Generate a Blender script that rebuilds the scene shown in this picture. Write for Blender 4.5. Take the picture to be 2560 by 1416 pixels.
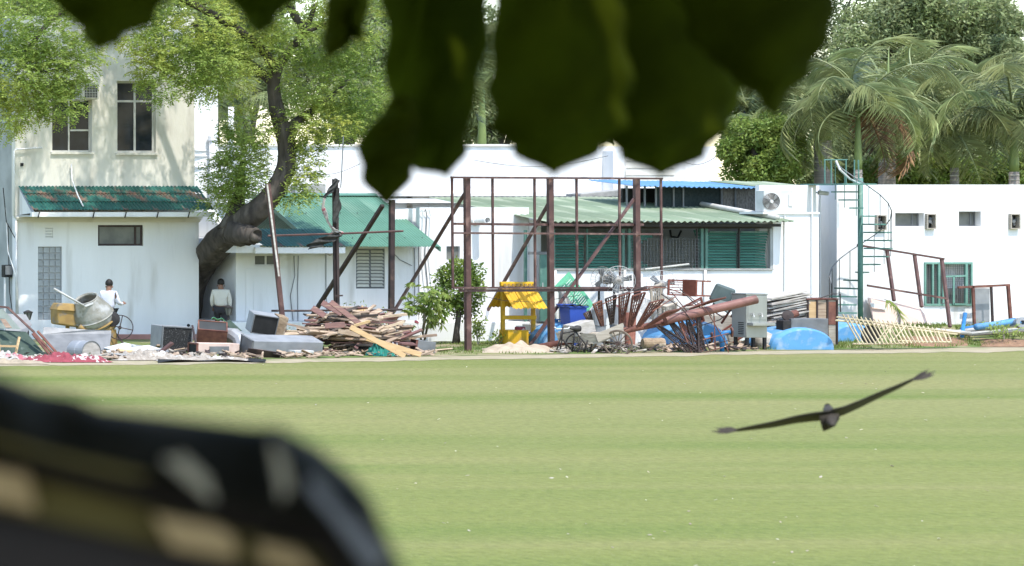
import bpy, math, random
from mathutils import Vector, Matrix, noise
R = math.radians
# ---------------------------------------------------------------- clear
for o in list(bpy.data.objects): bpy.data.objects.remove(o)
sc = bpy.context.scene
col = sc.collection
# ---------------------------------------------------------------- camera (level shift-lens view of the yard)
F, CX, HY, H = 6880.0, -2600.0, 520.0, 3.837
cam = bpy.data.cameras.new('camera'); camo = bpy.data.objects.new('camera', cam); col.objects.link(camo)
camo.location = (0, 0, H); camo.rotation_euler = (R(90), 0, 0)
cam.sensor_width = 36.0; cam.lens = F/2560*36.0
cam.shift_x = (1280-CX)/2560; cam.shift_y = -(708-HY)/2560
cam.clip_start = 0.1; cam.clip_end = 2000
cam.dof.use_dof = True; cam.dof.focus_distance = 77.5; cam.dof.aperture_fstop = 3.9
sc.camera = camo
# ---------------------------------------------------------------- sky and sun
SUN_EL, SUN_AZ = R(64), R(174)          # azimuth clockwise from +Y
sdir = Vector((math.sin(SUN_AZ)*math.cos(SUN_EL), math.cos(SUN_AZ)*math.cos(SUN_EL), math.sin(SUN_EL)))
w = bpy.data.worlds.new('World'); sc.world = w; w.use_nodes = True
nt = w.node_tree; bg = nt.nodes['Background']
sky = nt.nodes.new('ShaderNodeTexSky'); sky.sky_type = 'NISHITA'; sky.sun_disc = False
sky.sun_elevation = SUN_EL; sky.sun_rotation = SUN_AZ; sky.dust_density = 0.8; sky.air_density = 1.2; sky.ozone_density = 1.0
nt.links.new(sky.outputs[0], bg.inputs[0]); bg.inputs[1].default_value = 0.15
sl = bpy.data.lights.new('sun', 'SUN'); sl.energy = 2.0; sl.angle = R(0.6); sl.color = (1, .955, .88)
so = bpy.data.objects.new('sun', sl); col.objects.link(so)
so.rotation_euler = (-sdir).to_track_quat('-Z', 'Y').to_euler(); so.location = (40, 20, 60)
sc.view_settings.view_transform = 'Standard'; sc.view_settings.look = 'None'
sc.view_settings.gamma = 1; sc.view_settings.use_curve_mapping = False
sc.view_settings.exposure = 1.45
# ---------------------------------------------------------------- photo measures -> metres
def X(px, d): return (px-CX)*d/F
def Z(py, d): return H-(py-HY)*d/F
def P(px, py, d): return Vector((X(px, d), d, Z(py, d)))
def G(px, py, z=0.0): return P(px, py, (H-z)*F/(py-HY))
def smooth(a, b, x):
    t = min(1, max(0, (x-a)/(b-a))); return t*t*(3-2*t)
# ---------------------------------------------------------------- materials
MATS = {}
def mat(name, c1, c2=None, scale=3.0, rough=.8, metal=0.0, bump=0.0, bscale=30.0, stretch=(1, 1, 1), detail=5,
        ramp=(.35, .65), spec=.3, island=0.0, objrand=0.0, trans=0.0, c3=None, c3scale=.7, c3ramp=(.5, .65)):
    if name in MATS: return MATS[name]
    m = bpy.data.materials.new(name); m.use_nodes = True
    n = m.node_tree.nodes; l = m.node_tree.links; b = n['Principled BSDF']; out = n['Material Output']
    b.inputs['Roughness'].default_value = rough; b.inputs['Metallic'].default_value = metal
    b.inputs['Specular IOR Level'].default_value = spec
    tc = n.new('ShaderNodeTexCoord'); mp = n.new('ShaderNodeMapping'); l.new(tc.outputs['Object'], mp.inputs[0])
    mp.inputs['Scale'].default_value = stretch
    c4 = lambda c: (c[0], c[1], c[2], 1)
    nz = n.new('ShaderNodeTexNoise'); nz.inputs['Scale'].default_value = scale; nz.inputs['Detail'].default_value = detail
    l.new(mp.outputs[0], nz.inputs[0])
    rp = n.new('ShaderNodeValToRGB'); e = rp.color_ramp.elements
    e[0].position, e[1].position = ramp; e[0].color = c4(c1); e[1].color = c4(c2 or [x*.82 for x in c1])
    l.new(nz.outputs[0], rp.inputs[0]); colr = rp.outputs[0]
    if c3:
        n3 = n.new('ShaderNodeTexNoise'); n3.inputs['Scale'].default_value = c3scale; n3.inputs['Detail'].default_value = 7
        l.new(mp.outputs[0], n3.inputs[0])
        r3 = n.new('ShaderNodeValToRGB'); r3.color_ramp.elements[0].position, r3.color_ramp.elements[1].position = c3ramp
        l.new(n3.outputs[0], r3.inputs[0])
        mx = n.new('ShaderNodeMixRGB'); l.new(r3.outputs[0], mx.inputs[0]); l.new(colr, mx.inputs[1]); mx.inputs[2].default_value = c4(c3)
        colr = mx.outputs[0]
    for amt, node, sock in ((island, 'ShaderNodeNewGeometry', 'Random Per Island'), (objrand, 'ShaderNodeObjectInfo', 'Random')):
        if amt:
            g = n.new(node); hs = n.new('ShaderNodeHueSaturation'); mr = n.new('ShaderNodeMapRange')
            mr.inputs[3].default_value = 1-amt; mr.inputs[4].default_value = 1+amt
            l.new(g.outputs[sock], mr.inputs[0]); l.new(mr.outputs[0], hs.inputs['Value']); l.new(colr, hs.inputs['Color'])
            mh = n.new('ShaderNodeMapRange'); mh.inputs[3].default_value = .5-amt*.035; mh.inputs[4].default_value = .5+amt*.035
            l.new(g.outputs[sock], mh.inputs[0]); l.new(mh.outputs[0], hs.inputs['Hue']); colr = hs.outputs[0]
    l.new(colr, b.inputs['Base Color'])
    if bump:
        nb = n.new('ShaderNodeTexNoise'); nb.inputs['Scale'].default_value = bscale; nb.inputs['Detail'].default_value = 6
        l.new(mp.outputs[0], nb.inputs[0]); bn = n.new('ShaderNodeBump'); bn.inputs['Strength'].default_value = bump
        bn.inputs['Distance'].default_value = .03; l.new(nb.outputs[0], bn.inputs['Height']); l.new(bn.outputs[0], b.inputs['Normal'])
    if trans:
        t = n.new('ShaderNodeBsdfTranslucent'); l.new(colr, t.inputs[0]); ms = n.new('ShaderNodeMixShader')
        ms.inputs[0].default_value = trans; l.new(b.outputs[0], ms.inputs[1]); l.new(t.outputs[0], ms.inputs[2]); l.new(ms.outputs[0], out.inputs[0])
    MATS[name] = m; return m
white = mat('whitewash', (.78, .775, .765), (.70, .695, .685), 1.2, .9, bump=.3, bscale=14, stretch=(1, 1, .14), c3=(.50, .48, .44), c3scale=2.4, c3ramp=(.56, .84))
cream = mat('cream_wash', (.70, .67, .60), (.64, .61, .54), 1.1, .9, bump=.25, bscale=14, stretch=(1, 1, .3), c3=(.40, .365, .31), c3scale=1.5, c3ramp=(.55, .8))
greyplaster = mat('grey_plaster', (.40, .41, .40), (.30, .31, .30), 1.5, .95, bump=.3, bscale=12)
concrete = mat('concrete', (.38, .37, .35), (.27, .265, .25), 5, .95, bump=.4, bscale=30)
redplinth = mat('red_plinth', (.42, .22, .18), (.33, .17, .14), 4, .9, bump=.3)
greenroof = mat('green_sheet', (.095, .21, .145), (.075, .17, .115), 1.0, .5, spec=.4, bump=.1, bscale=6, objrand=.12, c3=(.16, .265, .19), c3scale=.6, c3ramp=(.5, .72))
awngreen = mat('awning_green', (.022, .11, .085), (.014, .08, .06), 2.5, .5, spec=.4, objrand=.2, c3=(.20, .12, .085), c3scale=1.5, c3ramp=(.56, .64))
paleroof = mat('faded_green_sheet', (.22, .27, .175), (.16, .21, .135), 1.6, .75, stretch=(1, .35, 1), objrand=.1, c3=(.35, .385, .28), c3scale=1.2, c3ramp=(.5, .66))
blueroof = mat('blue_sheet', (.13, .27, .46), (.10, .22, .4), 2, .5, objrand=.1)
darkmesh = mat('dark_net', (.02, .03, .03), (.035, .045, .045), 20, .9)
glassdark = mat('dark_glass', (.01, .014, .02), (.018, .024, .032), 2, .1, spec=.22)
greyglass = mat('dusty_glass', (.16, .165, .15), (.10, .105, .10), 3, .35, spec=.4)
blockglass = mat('glass_block', (.33, .35, .36), (.25, .27, .28), 8, .25, spec=.5, bump=.3, bscale=25, objrand=.1)
alu = mat('aluminium', (.62, .61, .58), (.5, .49, .47), 6, .5, metal=.3)
curtain = mat('curtain', (.05, .075, .075), (.03, .05, .05), 9, .9, stretch=(6, 1, .3))
brownsteel = mat('brown_steel', (.108, .056, .048), (.075, .04, .036), 4, .6, objrand=.12, c3=(.2, .12, .10), c3scale=3, c3ramp=(.55, .7))
darksteel = mat('dark_brown_steel', (.055, .036, .033), (.035, .026, .025), 5, .6, objrand=.12, c3=(.13, .08, .065), c3scale=2.5, c3ramp=(.6, .7))
rust = mat('rust', (.20, .085, .06), (.12, .05, .04), 6, .75, objrand=.2, bump=.3, bscale=30)
pipebrown = mat('pipe_brown', (.24, .115, .095), (.19, .09, .075), 3, .55, c3=(.12, .06, .05), c3scale=2.5, c3ramp=(.55, .75))
blacksteel = mat('black_steel', (.02, .018, .018), (.035, .03, .028), 8, .55)
galv = mat('galvanised', (.33, .34, .355), (.25, .26, .275), 3, .5, metal=.25, bump=.15, bscale=5, c3=(.27, .27, .27), c3scale=2, c3ramp=(.55, .75))
galvdark = mat('galvanised_dull', (.20, .205, .21), (.14, .145, .15), 3, .5, metal=.35, bump=.2, bscale=5)
soot = mat('sooty_mesh', (.018, .018, .018), (.17, .17, .165), 45, .9, ramp=(.58, .7))
mixersteel = mat('mixer_drum', (.34, .33, .29), (.23, .215, .17), 4, .6, metal=.3, bump=.4, bscale=9, c3=(.42, .41, .38), c3scale=3, c3ramp=(.52, .62))
yellowold = mat('worn_yellow', (.33, .215, .07), (.24, .15, .055), 5, .7, c3=(.2, .165, .12), c3scale=4, c3ramp=(.55, .64))
yellow = mat('yellow_paint', (.66, .38, .02), (.54, .31, .02), 2.5, .6, objrand=.1, c3=(.40, .26, .08), c3scale=5, c3ramp=(.56, .7))
blue = mat('blue_tank_paint', (.105, .29, .53), (.085, .25, .46), 2.2, .6, c3=(.27, .37, .47), c3scale=4, c3ramp=(.5, .72), bump=.05, bscale=6)
bluebin = mat('blue_plastic', (.04, .09, .38), (.035, .075, .32), 3, .4)
bluepipe = mat('blue_pipe', (.03, .19, .45), (.04, .17, .38), 5, .45)
green = mat('green_plastic', (.12, .4, .235), (.10, .35, .2), 3, .5)
stairgreen = mat('green_steel', (.10, .21, .17), (.075, .165, .135), 5, .5, objrand=.1, c3=(.16, .27, .22), c3scale=4, c3ramp=(.6, .7))
grillgreen = mat('grill_green', (.17, .32, .26), (.13, .26, .21), 5, .5)
blind = mat('green_blind', (.055, .165, .12), (.035, .12, .085), 3, .6, stretch=(.6, 1, 3), objrand=.15)
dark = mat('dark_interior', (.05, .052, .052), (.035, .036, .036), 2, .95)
wood = mat('scrap_wood', (.45, .345, .25), (.26, .185, .13), 5, .85, objrand=.35, stretch=(.5, 2, 6), bump=.3)
woodred = mat('painted_scrap_wood', (.23, .12, .105), (.15, .085, .08), 5, .8, objrand=.3, stretch=(.5, 2, 5), c3=(.33, .22, .16), c3scale=2.5, c3ramp=(.55, .65))
woodpale = mat('pale_timber', (.56, .39, .21), (.46, .31, .16), 4, .75, objrand=.08, stretch=(.4, 3, 6))
wooddark = mat('dark_scrap_wood', (.07, .055, .045), (.04, .034, .03), 5, .9, objrand=.3, stretch=(.5, 2, 5))
chairwood = mat('chair_wood', (.22, .07, .045), (.14, .045, .03), 5, .5, objrand=.2)
greywood = mat('weathered_wood', (.40, .36, .30), (.28, .245, .2), 6, .9, stretch=(.5, 2, 5))
bamboo = mat('bamboo', (.52, .45, .30), (.4, .325, .2), 5, .6, stretch=(1, 1, 2), objrand=.2)
bark = mat('bark', (.095, .08, .068), (.045, .038, .033), 5, .95, bump=1.0, bscale=9, stretch=(1, 1, .35), c3=(.15, .13, .11), c3scale=3, c3ramp=(.58, .72))
palmtrunk = mat('palm_trunk', (.30, .26, .225), (.22, .19, .165), 3, .9, stretch=(.4, .4, 6))
palmshaft = mat('palm_crownshaft', (.20, .25, .08), (.15, .2, .07), 2, .5)
stumpwood = mat('log_bark', (.36, .27, .18), (.2, .14, .09), 6, .95, bump=.6, bscale=14, c3=(.5, .42, .32), c3scale=3, c3ramp=(.5, .62))
sheetwhite = mat('pale_sheet', (.5, .465, .42), (.34, .31, .27), 4, .85, objrand=.2, stretch=(1, 1, 3))
pvc = mat('pvc_pipe', (.5, .49, .46), (.4, .39, .36), 4, .5)
paintwhite = mat('white_paint', (.6, .6, .585), (.5, .5, .485), 4, .5)
cloth_red = mat('red_cloth', (.27, .06, .075), (.2, .045, .055), 5, .9, c3=(.5, .42, .4), c3scale=4.5, c3ramp=(.58, .62), bump=.6, bscale=12)
cloth_white = mat('white_cloth', (.44, .42, .385), (.32, .3, .27), 5, .9, bump=.5, bscale=12, c3=(.36, .12, .14), c3scale=3.0, c3ramp=(.58, .62))
rubblem = mat('rubble', (.36, .32, .27), (.22, .185, .15), 9, .95, bump=.6, bscale=16, c3=(.5, .48, .44), c3scale=4, c3ramp=(.56, .64))
wheelwood = mat('old_wheel_wood', (.17, .135, .1), (.11, .085, .065), 6, .9)
cloth_dark = mat('dark_rag', (.03, .032, .03), (.06, .058, .052), 8, .95)
teal = mat('teal_cloth', (.03, .23, .19), (.02, .17, .14), 5, .8)
pinkboard = mat('pink_board', (.58, .44, .37), (.5, .37, .31), 2, .9, c3=(.66, .56, .5), c3scale=1.6, c3ramp=(.55, .7))
boardgreen = mat('green_board', (.03, .05, .038), (.05, .075, .058), 5, .8, c3=(.12, .15, .13), c3scale=4, c3ramp=(.6, .72))
black = mat('black', (.012, .012, .012), (.02, .02, .02), 5, .7)
fanmetal = mat('fan_metal', (.34, .31, .27), (.22, .195, .165), 6, .6, metal=.2)
steelss = mat('stainless', (.36, .365, .34), (.29, .295, .275), 2, .4, metal=.5, stretch=(1, 1, .4), c3=(.25, .24, .2), c3scale=2, c3ramp=(.58, .8))
sandm = mat('sand', (.44, .36, .265), (.36, .29, .21), 6, .95, bump=.5, bscale=18)
soil = mat('red_soil', (.27, .16, .095), (.18, .105, .065), 7, .95, bump=.7, bscale=14)
brickm = mat('brick', (.42, .18, .13), (.32, .13, .095), 8, .9, objrand=.2)
skin = mat('skin', (.27, .145, .095), (.22, .115, .075), 4, .55)
hairm = mat('hair', (.012, .01, .009), (.02, .017, .015), 20, .6)
shirt1 = mat('pale_shirt', (.66, .65, .71), (.6, .59, .66), 3, .9, bump=.3, bscale=9)
shirt2 = mat('cream_shirt', (.68, .65, .57), (.6, .57, .5), 3, .9, bump=.3, bscale=9)
trouser = mat('dark_trousers', (.03, .028, .03), (.04, .038, .04), 5, .9)
leafneem = mat('neem_leaf', (.33, .41, .095), (.21, .29, .06), .8, .5, island=.28, trans=.45, c3=(.46, .475, .10), c3scale=.55, c3ramp=(.49, .68))
leafdark = mat('shrub_leaf', (.17, .24, .045), (.10, .16, .03), 2.5, .5, island=.3, trans=.3, c3=(.28, .33, .05), c3scale=1.5, c3ramp=(.55, .7))
leafbush = mat('bush_leaf', (.25, .31, .07), (.15, .22, .045), 2, .45, island=.3, trans=.38)
leafback = mat('background_leaf', (.30, .335, .16), (.20, .24, .11), .5, .5, island=.3, trans=.35, c3=(.24, .29, .11), c3scale=.4, c3ramp=(.5, .7))
palmleaf = mat('palm_leaf', (.27, .305, .135), (.18, .22, .09), 1.2, .45, island=.25, trans=.25, objrand=.2, c3=(.33, .36, .15), c3scale=.8, c3ramp=(.48, .68))
palmdry = mat('dry_palm_leaf', (.26, .15, .07), (.18, .10, .05), 2, .7, island=.2)
bigleaf = mat('broad_leaf', (.092, .125, .006), (.055, .074, .004), 7, .8, trans=.5, spec=.02, ramp=(.36, .66), objrand=.35)
featherm = mat('brown_feathers', (.022, .017, .011), (.045, .036, .026), 6, .8)
tarp = mat('dark_tarpaulin', (.010, .0085, .005), (.013, .0115, .007), 5, .7, spec=.08)
# ---------------------------------------------------------------- mesh building
class MB:
    def __init__(s): s.v = []; s.f = []
    def add(s, vs, fs):
        k = len(s.v); s.v += [tuple(a) for a in vs]; s.f += [tuple(i+k for i in f) for f in fs]; return s
    def hexa(s, p):  # 8 corners: bottom ring then top ring
        return s.add(p, [(3, 2, 1, 0), (4, 5, 6, 7), (0, 1, 5, 4), (1, 2, 6, 5), (2, 3, 7, 6), (3, 0, 4, 7)])
    def box(s, x0, x1, y0, y1, z0, z1):
        return s.hexa([(x0, y0, z0), (x1, y0, z0), (x1, y1, z0), (x0, y1, z0), (x0, y0, z1), (x1, y0, z1), (x1, y1, z1), (x0, y1, z1)])
    def obox(s, c, size, rot=None):
        m = rot or Matrix.Identity(3); a, b, e = [x/2 for x in size]; c = Vector(c)
        return s.hexa([c+m@Vector(q) for q in ((-a, -b, -e), (a, -b, -e), (a, b, -e), (-a, b, -e), (-a, -b, e), (a, -b, e), (a, b, e), (-a, b, e))])
    def beam(s, a, b, w, h=None, roll=0.0):
        a, b = Vector(a), Vector(b); h = h or w; d = (b-a).normalized()
        u = d.cross(Vector((0, 1, 0)) if abs(d.y) < .9 else Vector((1, 0, 0))).normalized(); v = d.cross(u)
        if roll: u, v = u*math.cos(roll)+v*math.sin(roll), v*math.cos(roll)-u*math.sin(roll)
        u = u*w/2; v = v*h/2
        return s.hexa([a-u-v, a+u-v, a+u+v, a-u+v, b-u-v, b+u-v, b+u+v, b-u+v])
    def tube(s, a, b, r, n=8, r2=None): return s.path([a, b], [r, r if r2 is None else r2], n)
    def path(s, pts, rad, n=8, jit=0.0, cap=True, rng=random, rel=0.0):
        pts = [Vector(p) for p in pts]; rad = rad if isinstance(rad, (list, tuple)) else [rad]*len(pts)
        vs = []; fs = []; u = None
        for i, p in enumerate(pts):
            d = (pts[min(i+1, len(pts)-1)]-pts[max(i-1, 0)]).normalized()
            if u is None: u = d.orthogonal().normalized()
            else:
                u = u-d*u.dot(d); u = u.normalized() if u.length > 1e-6 else d.orthogonal().normalized()
            v = d.cross(u)
            for k in range(n):
                t = 2*math.pi*k/n; r = rad[i]*(1+rng.uniform(-jit, jit)) if jit else rad[i]
                if rel: e_ = (u*math.cos(t)+v*math.sin(t)); r *= 1+rel*noise.noise((p*.55+e_*2.2))+rel*.35*noise.noise(p*2.5+e_*6)
                vs.append(p+(u*math.cos(t)+v*math.sin(t))*r)
        for i in range(len(pts)-1):
            for k in range(n): fs.append((i*n+k, i*n+(k+1) % n, (i+1)*n+(k+1) % n, (i+1)*n+k))
        if cap: fs.append(tuple(range(n-1, -1, -1))); fs.append(tuple(range((len(pts)-1)*n, len(pts)*n)))
        return s.add(vs, fs)
    def lathe(s, c, axis, prof, n=20):  # prof: (distance along axis, radius)
        axis = Vector(axis).normalized(); u = axis.orthogonal().normalized(); v = axis.cross(u); c = Vector(c); vs = []; fs = []
        for h, r in prof:
            for k in range(n):
                t = 2*math.pi*k/n; vs.append(c+axis*h+(u*math.cos(t)+v*math.sin(t))*max(r, .0005))
        for i in range(len(prof)-1):
            for k in range(n): fs.append((i*n+k, i*n+(k+1) % n, (i+1)*n+(k+1) % n, (i+1)*n+k))
        return s.add(vs, fs)
    def ring(s, c, axis, R_, r, n=24, m=6):
        axis = Vector(axis).normalized(); u = axis.orthogonal().normalized(); v = axis.cross(u); c = Vector(c); vs = []; fs = []
        for i in range(n):
            t = 2*math.pi*i/n; e = u*math.cos(t)+v*math.sin(t)
            for k in range(m):
                q = 2*math.pi*k/m; vs.append(c+e*(R_+r*math.cos(q))+axis*r*math.sin(q))
        for i in range(n):
            for k in range(m): fs.append((i*m+k, ((i+1) % n)*m+k, ((i+1) % n)*m+(k+1) % m, i*m+(k+1) % m))
        return s.add(vs, fs)
    def slab(s, poly, th):  # polygon thickened by vector th
        poly = [Vector(p) for p in poly]; n = len(poly); th = Vector(th)
        return s.add(poly+[p+th for p in poly], [tuple(range(n-1, -1, -1)), tuple(range(n, 2*n))]+[(i, (i+1) % n, n+(i+1) % n, n+i) for i in range(n)])
    def grid(s, fn, nu, nv, closed=False):
        vs = [fn(i/nu, j/nv) for i in range(nu+1) for j in range(nv+1)]
        return s.add(vs, [(i*(nv+1)+j, (i+1)*(nv+1)+j, (i+1)*(nv+1)+j+1, i*(nv+1)+j+1) for i in range(nu) for j in range(nv)])
    def wall(s, x0, x1, z0, z1, y, th, holes=()):
        xs = sorted({x0, x1}|{min(max(a, x0), x1) for h in holes for a in h[:2]}); zs = sorted({z0, z1}|{min(max(a, z0), z1) for h in holes for a in h[2:]})
        nx, nz = len(xs)-1, len(zs)-1
        def solid(i, j):
            if i < 0 or j < 0 or i >= nx or j >= nz: return False
            cx, cz = (xs[i]+xs[i+1])/2, (zs[j]+zs[j+1])/2
            return not any(h[0] < cx < h[1] and h[2] < cz < h[3] for h in holes)
        for i in range(nx):
            for j in range(nz):
                if not solid(i, j): continue
                a, b, c, d = xs[i], xs[i+1], zs[j], zs[j+1]; Y = y+th
                s.add([(a, y, c), (b, y, c), (b, y, d), (a, y, d)], [(0, 1, 2, 3)]); s.add([(a, Y, c), (b, Y, c), (b, Y, d), (a, Y, d)], [(3, 2, 1, 0)])
                if not solid(i-1, j): s.add([(a, y, c), (a, Y, c), (a, Y, d), (a, y, d)], [(3, 2, 1, 0)])
                if not solid(i+1, j): s.add([(b, y, c), (b, Y, c), (b, Y, d), (b, y, d)], [(0, 1, 2, 3)])
                if not solid(i, j-1): s.add([(a, y, c), (b, y, c), (b, Y, c), (a, Y, c)], [(3, 2, 1, 0)])
                if not solid(i, j+1): s.add([(a, y, d), (b, y, d), (b, Y, d), (a, Y, d)], [(0, 1, 2, 3)])
        return s
LOC = {}
def props(o, label=None, cat=None, group=None, kind=None):
    for k, v in (('label', label), ('category', cat), ('group', group), ('kind', kind)):
        if v: o[k] = v
def thing(name, label, cat, loc, group=None):
    o = bpy.data.objects.new(name, None); col.objects.link(o); o.location = loc; o.empty_display_size = .2
    LOC[o] = Vector(loc); props(o, label, cat, group); return o
def obj(name, mb, m, parent=None, label=None, cat=None, group=None, kind=None, sm=False, bev=0.0):
    if parent is not None: loc = LOC[parent]
    else:
        xs, ys, zs = zip(*mb.v); loc = Vector(((min(xs)+max(xs))/2, (min(ys)+max(ys))/2, min(zs)))
    me = bpy.data.meshes.new(name); me.from_pydata([(a-loc.x, b-loc.y, c-loc.z) for a, b, c in mb.v], [], mb.f); me.update()
    if sm: me.polygons.foreach_set('use_smooth', [True]*len(me.polygons))
    me.materials.append(m); o = bpy.data.objects.new(name, me); col.objects.link(o)
    if parent is not None: o.parent = parent
    else: o.location = loc
    LOC[o] = loc.copy(); props(o, label, cat, group, kind)
    if bev:
        b = o.modifiers.new('bevel', 'BEVEL'); b.width = bev; b.segments = 2; b.limit_method = 'ANGLE'
    return o
def inst(src, delta, parent):  # a copy that shares the mesh, moved by delta
    o = src.copy(); col.objects.link(o); o.parent = parent; o.location = Vector(src.location)+Vector(delta); LOC[o] = LOC[src]; return o
def rotm(rx=0, ry=0, rz=0): return Matrix.Rotation(R(rz), 3, 'Z')@Matrix.Rotation(R(ry), 3, 'Y')@Matrix.Rotation(R(rx), 3, 'X')
def rect(px0, py0, px1, py1, d): return (X(px0, d), X(px1, d), Z(py1, d), Z(py0, d))
def rbox(mb, px0, py0, px1, py1, d, th):
    x0, x1, z0, z1 = rect(px0, py0, px1, py1, d); return mb.box(x0, x1, d, d+th, z0, z1)
def qp(d):  # point maker for a thing that stands at depth d; dd moves back
    return lambda px, py, dd=0.0: Vector((X(px, d), d+dd, Z(py, d)))
def corr(x0, x1, ya, za, yb, zb, pitch, amp):  # corrugated sheet from the eave (ya, za) up to (yb, zb)
    mb = MB(); n = max(6, int((x1-x0)/pitch*6)); nr = Vector((0, -(zb-za), yb-ya)).normalized()
    def fn(u, v):
        a = math.sin(u*(x1-x0)/pitch*2*math.pi)*amp
        return Vector((x0+u*(x1-x0), ya+(yb-ya)*v, za+(zb-za)*v))+nr*a
    return mb.grid(fn, n, 1)
# ================================================================ GROUND
def FY(y): return y-150.0  # field mesh origin lies at y = 150
def fieldmat():
    m = bpy.data.materials.new('mown_grass'); m.use_nodes = True; n = m.node_tree.nodes; l = m.node_tree.links; b = n['Principled BSDF']
    b.inputs['Roughness'].default_value = .9; b.inputs['Specular IOR Level'].default_value = .15
    tc = n.new('ShaderNodeTexCoord')
    def nz(sc_, scale, det, ramp):
        mp = n.new('ShaderNodeMapping'); mp.inputs['Scale'].default_value = sc_; l.new(tc.outputs['Object'], mp.inputs[0])
        t = n.new('ShaderNodeTexNoise'); t.inputs['Scale'].default_value = scale; t.inputs['Detail'].default_value = det; l.new(mp.outputs[0], t.inputs[0])
        r = n.new('ShaderNodeValToRGB'); r.color_ramp.elements[0].position, r.color_ramp.elements[1].position = ramp; l.new(t.outputs[0], r.inputs[0]); return r.outputs[0]
    def mix(f, a, c, bl='MIX'):
        x = n.new('ShaderNodeMixRGB'); x.blend_type = bl
        l.new(f, x.inputs[0]) if hasattr(f, 'links') else setattr(x.inputs[0], 'default_value', f)
        for s, v in ((1, a), (2, c)):
            l.new(v, x.inputs[s]) if hasattr(v, 'links') else setattr(x.inputs[s], 'default_value', (*v, 1))
        return x.outputs[0]
    band = nz((.02, .15, 1), 1.0, 3, (.36, .64)); broad = nz((.02, .05, 1), 1.0, 3, (.38, .62)); dry = nz((.04, .34, 1), 1.3, 5, (.48, .74))
    grain = nz((1, .6, 1), 9, 9, (.3, .72)); fine = nz((1, .4, 1), 40, 4, (.3, .7)); green_ = nz((.03, .2, 1), 1.5, 3, (.47, .70)); speck = nz((1, 1, 1), 24, 2, (.64, .72))
    sx = n.new('ShaderNodeSeparateXYZ'); l.new(tc.outputs['Object'], sx.inputs[0]); mr = n.new('ShaderNodeMapRange'); mr.interpolation_type = 'SMOOTHSTEP'
    l.new(sx.outputs['Y'], mr.inputs[0]); mr.inputs[1].default_value = FY(36); mr.inputs[2].default_value = FY(58)
    c = mix(band, (.170, .182, .054), (.206, .199, .076)); c = mix(broad, c, (.180, .195, .056)); c = mix(mr.outputs[0], c, (.210, .21, .080)); c = mix(dry, c, (.226, .215, .084)); c = mix(green_, c, (.138, .172, .042))
    d = mix(grain, (.78, .8, .76), (1.17, 1.16, 1.16)); c = mix(1.0, c, d, 'MULTIPLY'); e = mix(fine, (.86, .87, .82), (1.1, 1.1, 1.1)); c = mix(1.0, c, e, 'MULTIPLY'); c = mix(speck, c, (.235, .225, .115))
    l.new(c, b.inputs['Base Color'])
    bn = n.new('ShaderNodeBump'); bn.inputs['Strength'].default_value = .5; bn.inputs['Distance'].default_value = .04; l.new(fine, bn.inputs['Height']); l.new(bn.outputs[0], b.inputs['Normal'])
    return m
obj('grass_field', MB().add([(-400, -300, 0), (500, -300, 0), (500, 600, 0), (-400, 600, 0)], [(0, 1, 2, 3)]), fieldmat(), kind='structure')
def lin(tab, x):
    for (a, va), (b, vb) in zip(tab, tab[1:]):
        if x <= b: return va+(vb-va)*max(0, (x-a))/(b-a)
    return tab[-1][1]
LO = [(-300, 921), (0, 917), (640, 909), (1280, 898), (1900, 887), (2560, 880), (2900, 878)]
UP = [(-300, 909), (0, 905), (700, 899), (1280, 889), (1900, 879), (2560, 868), (2900, 866)]
pathm = mat('dry_dirt', (.36, .30, .205), (.30, .255, .165), 3, .95, bump=.4, bscale=25, c3=(.23, .225, .115), c3scale=1.3, c3ramp=(.50, .68))
mb = MB(); rg = random.Random(3)
def pfn(u, v):
    px = -300+3200*u; j = noise.noise(Vector((px*.012, v*5, 1)))*3.0+noise.noise(Vector((px*.05, v*5, 1)))*1.5
    g = G(px, lin(LO, px)*(1-v)+(lin(UP, px)-2)*v+j*(1-v)); g.z = .006; return g
mb.grid(pfn, 200, 3); obj('dirt_path', mb, pathm, kind='structure')
yardm = mat('yard_ground', (.175, .18, .065), (.29, .24, .15), 1.1, .95, bump=.6, bscale=20, c3=(.10, .145, .036), c3scale=.45, c3ramp=(.42, .56))
def yz(px, d):
    d0 = G(px, lin(UP, px)).y; return .43*smooth(d0+.3, 79.3, d)*smooth(1950, 2300, px)
def yfn(u, v):
    px = -300+3200*u; g = G(px, lin(UP, px)); d = g.y+(92-g.y)*v**1.4
    q = P(px, 0, d); q.z = .012+yz(px, d)+.05*abs(noise.noise(Vector((q.x*.9, d*.9, 0))))*smooth(0, .08, v); return q
mb = MB(); mb.grid(yfn, 160, 40); obj('yard_ground', mb, yardm, kind='structure', sm=True)

# ================================================================ LEFT TWO-STOREY BUILDING
D = 80.0
left = thing('two_storey_building', 'cream and white two storey building with a green awning at left', 'building', (X(268, D), D, 0))
lw = rect(38, 540, 497, 850, D); gw = rect(245, 563, 358, 615, D); gb = rect(95, 617, 155, 800, D)
vents = [rect(114+5.2*i, 570+7*j, 116.6+5.2*i, 573.2+7*j, D) for i in range(4) for j in range(4)]
obj('ground_floor_wall', MB().wall(lw[0], lw[1], 0, lw[3], D, .22, [gw, gb]+vents), white, left)
uw = rect(38, 40, 487, 540, D); w1 = rect(131, 200, 230, 380, D); w2 = rect(293, 203, 390, 382, D)
obj('upper_wall', MB().wall(uw[0], uw[1], uw[2]+.004, uw[3], D+.012, .25, [w1, w2]), cream, left)
mb = MB(); mb.box(lw[0]+.004, lw[0]+.22, D+.23, D+7, 0, uw[3]); obj('side_wall', mb, greyplaster, left)
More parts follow.
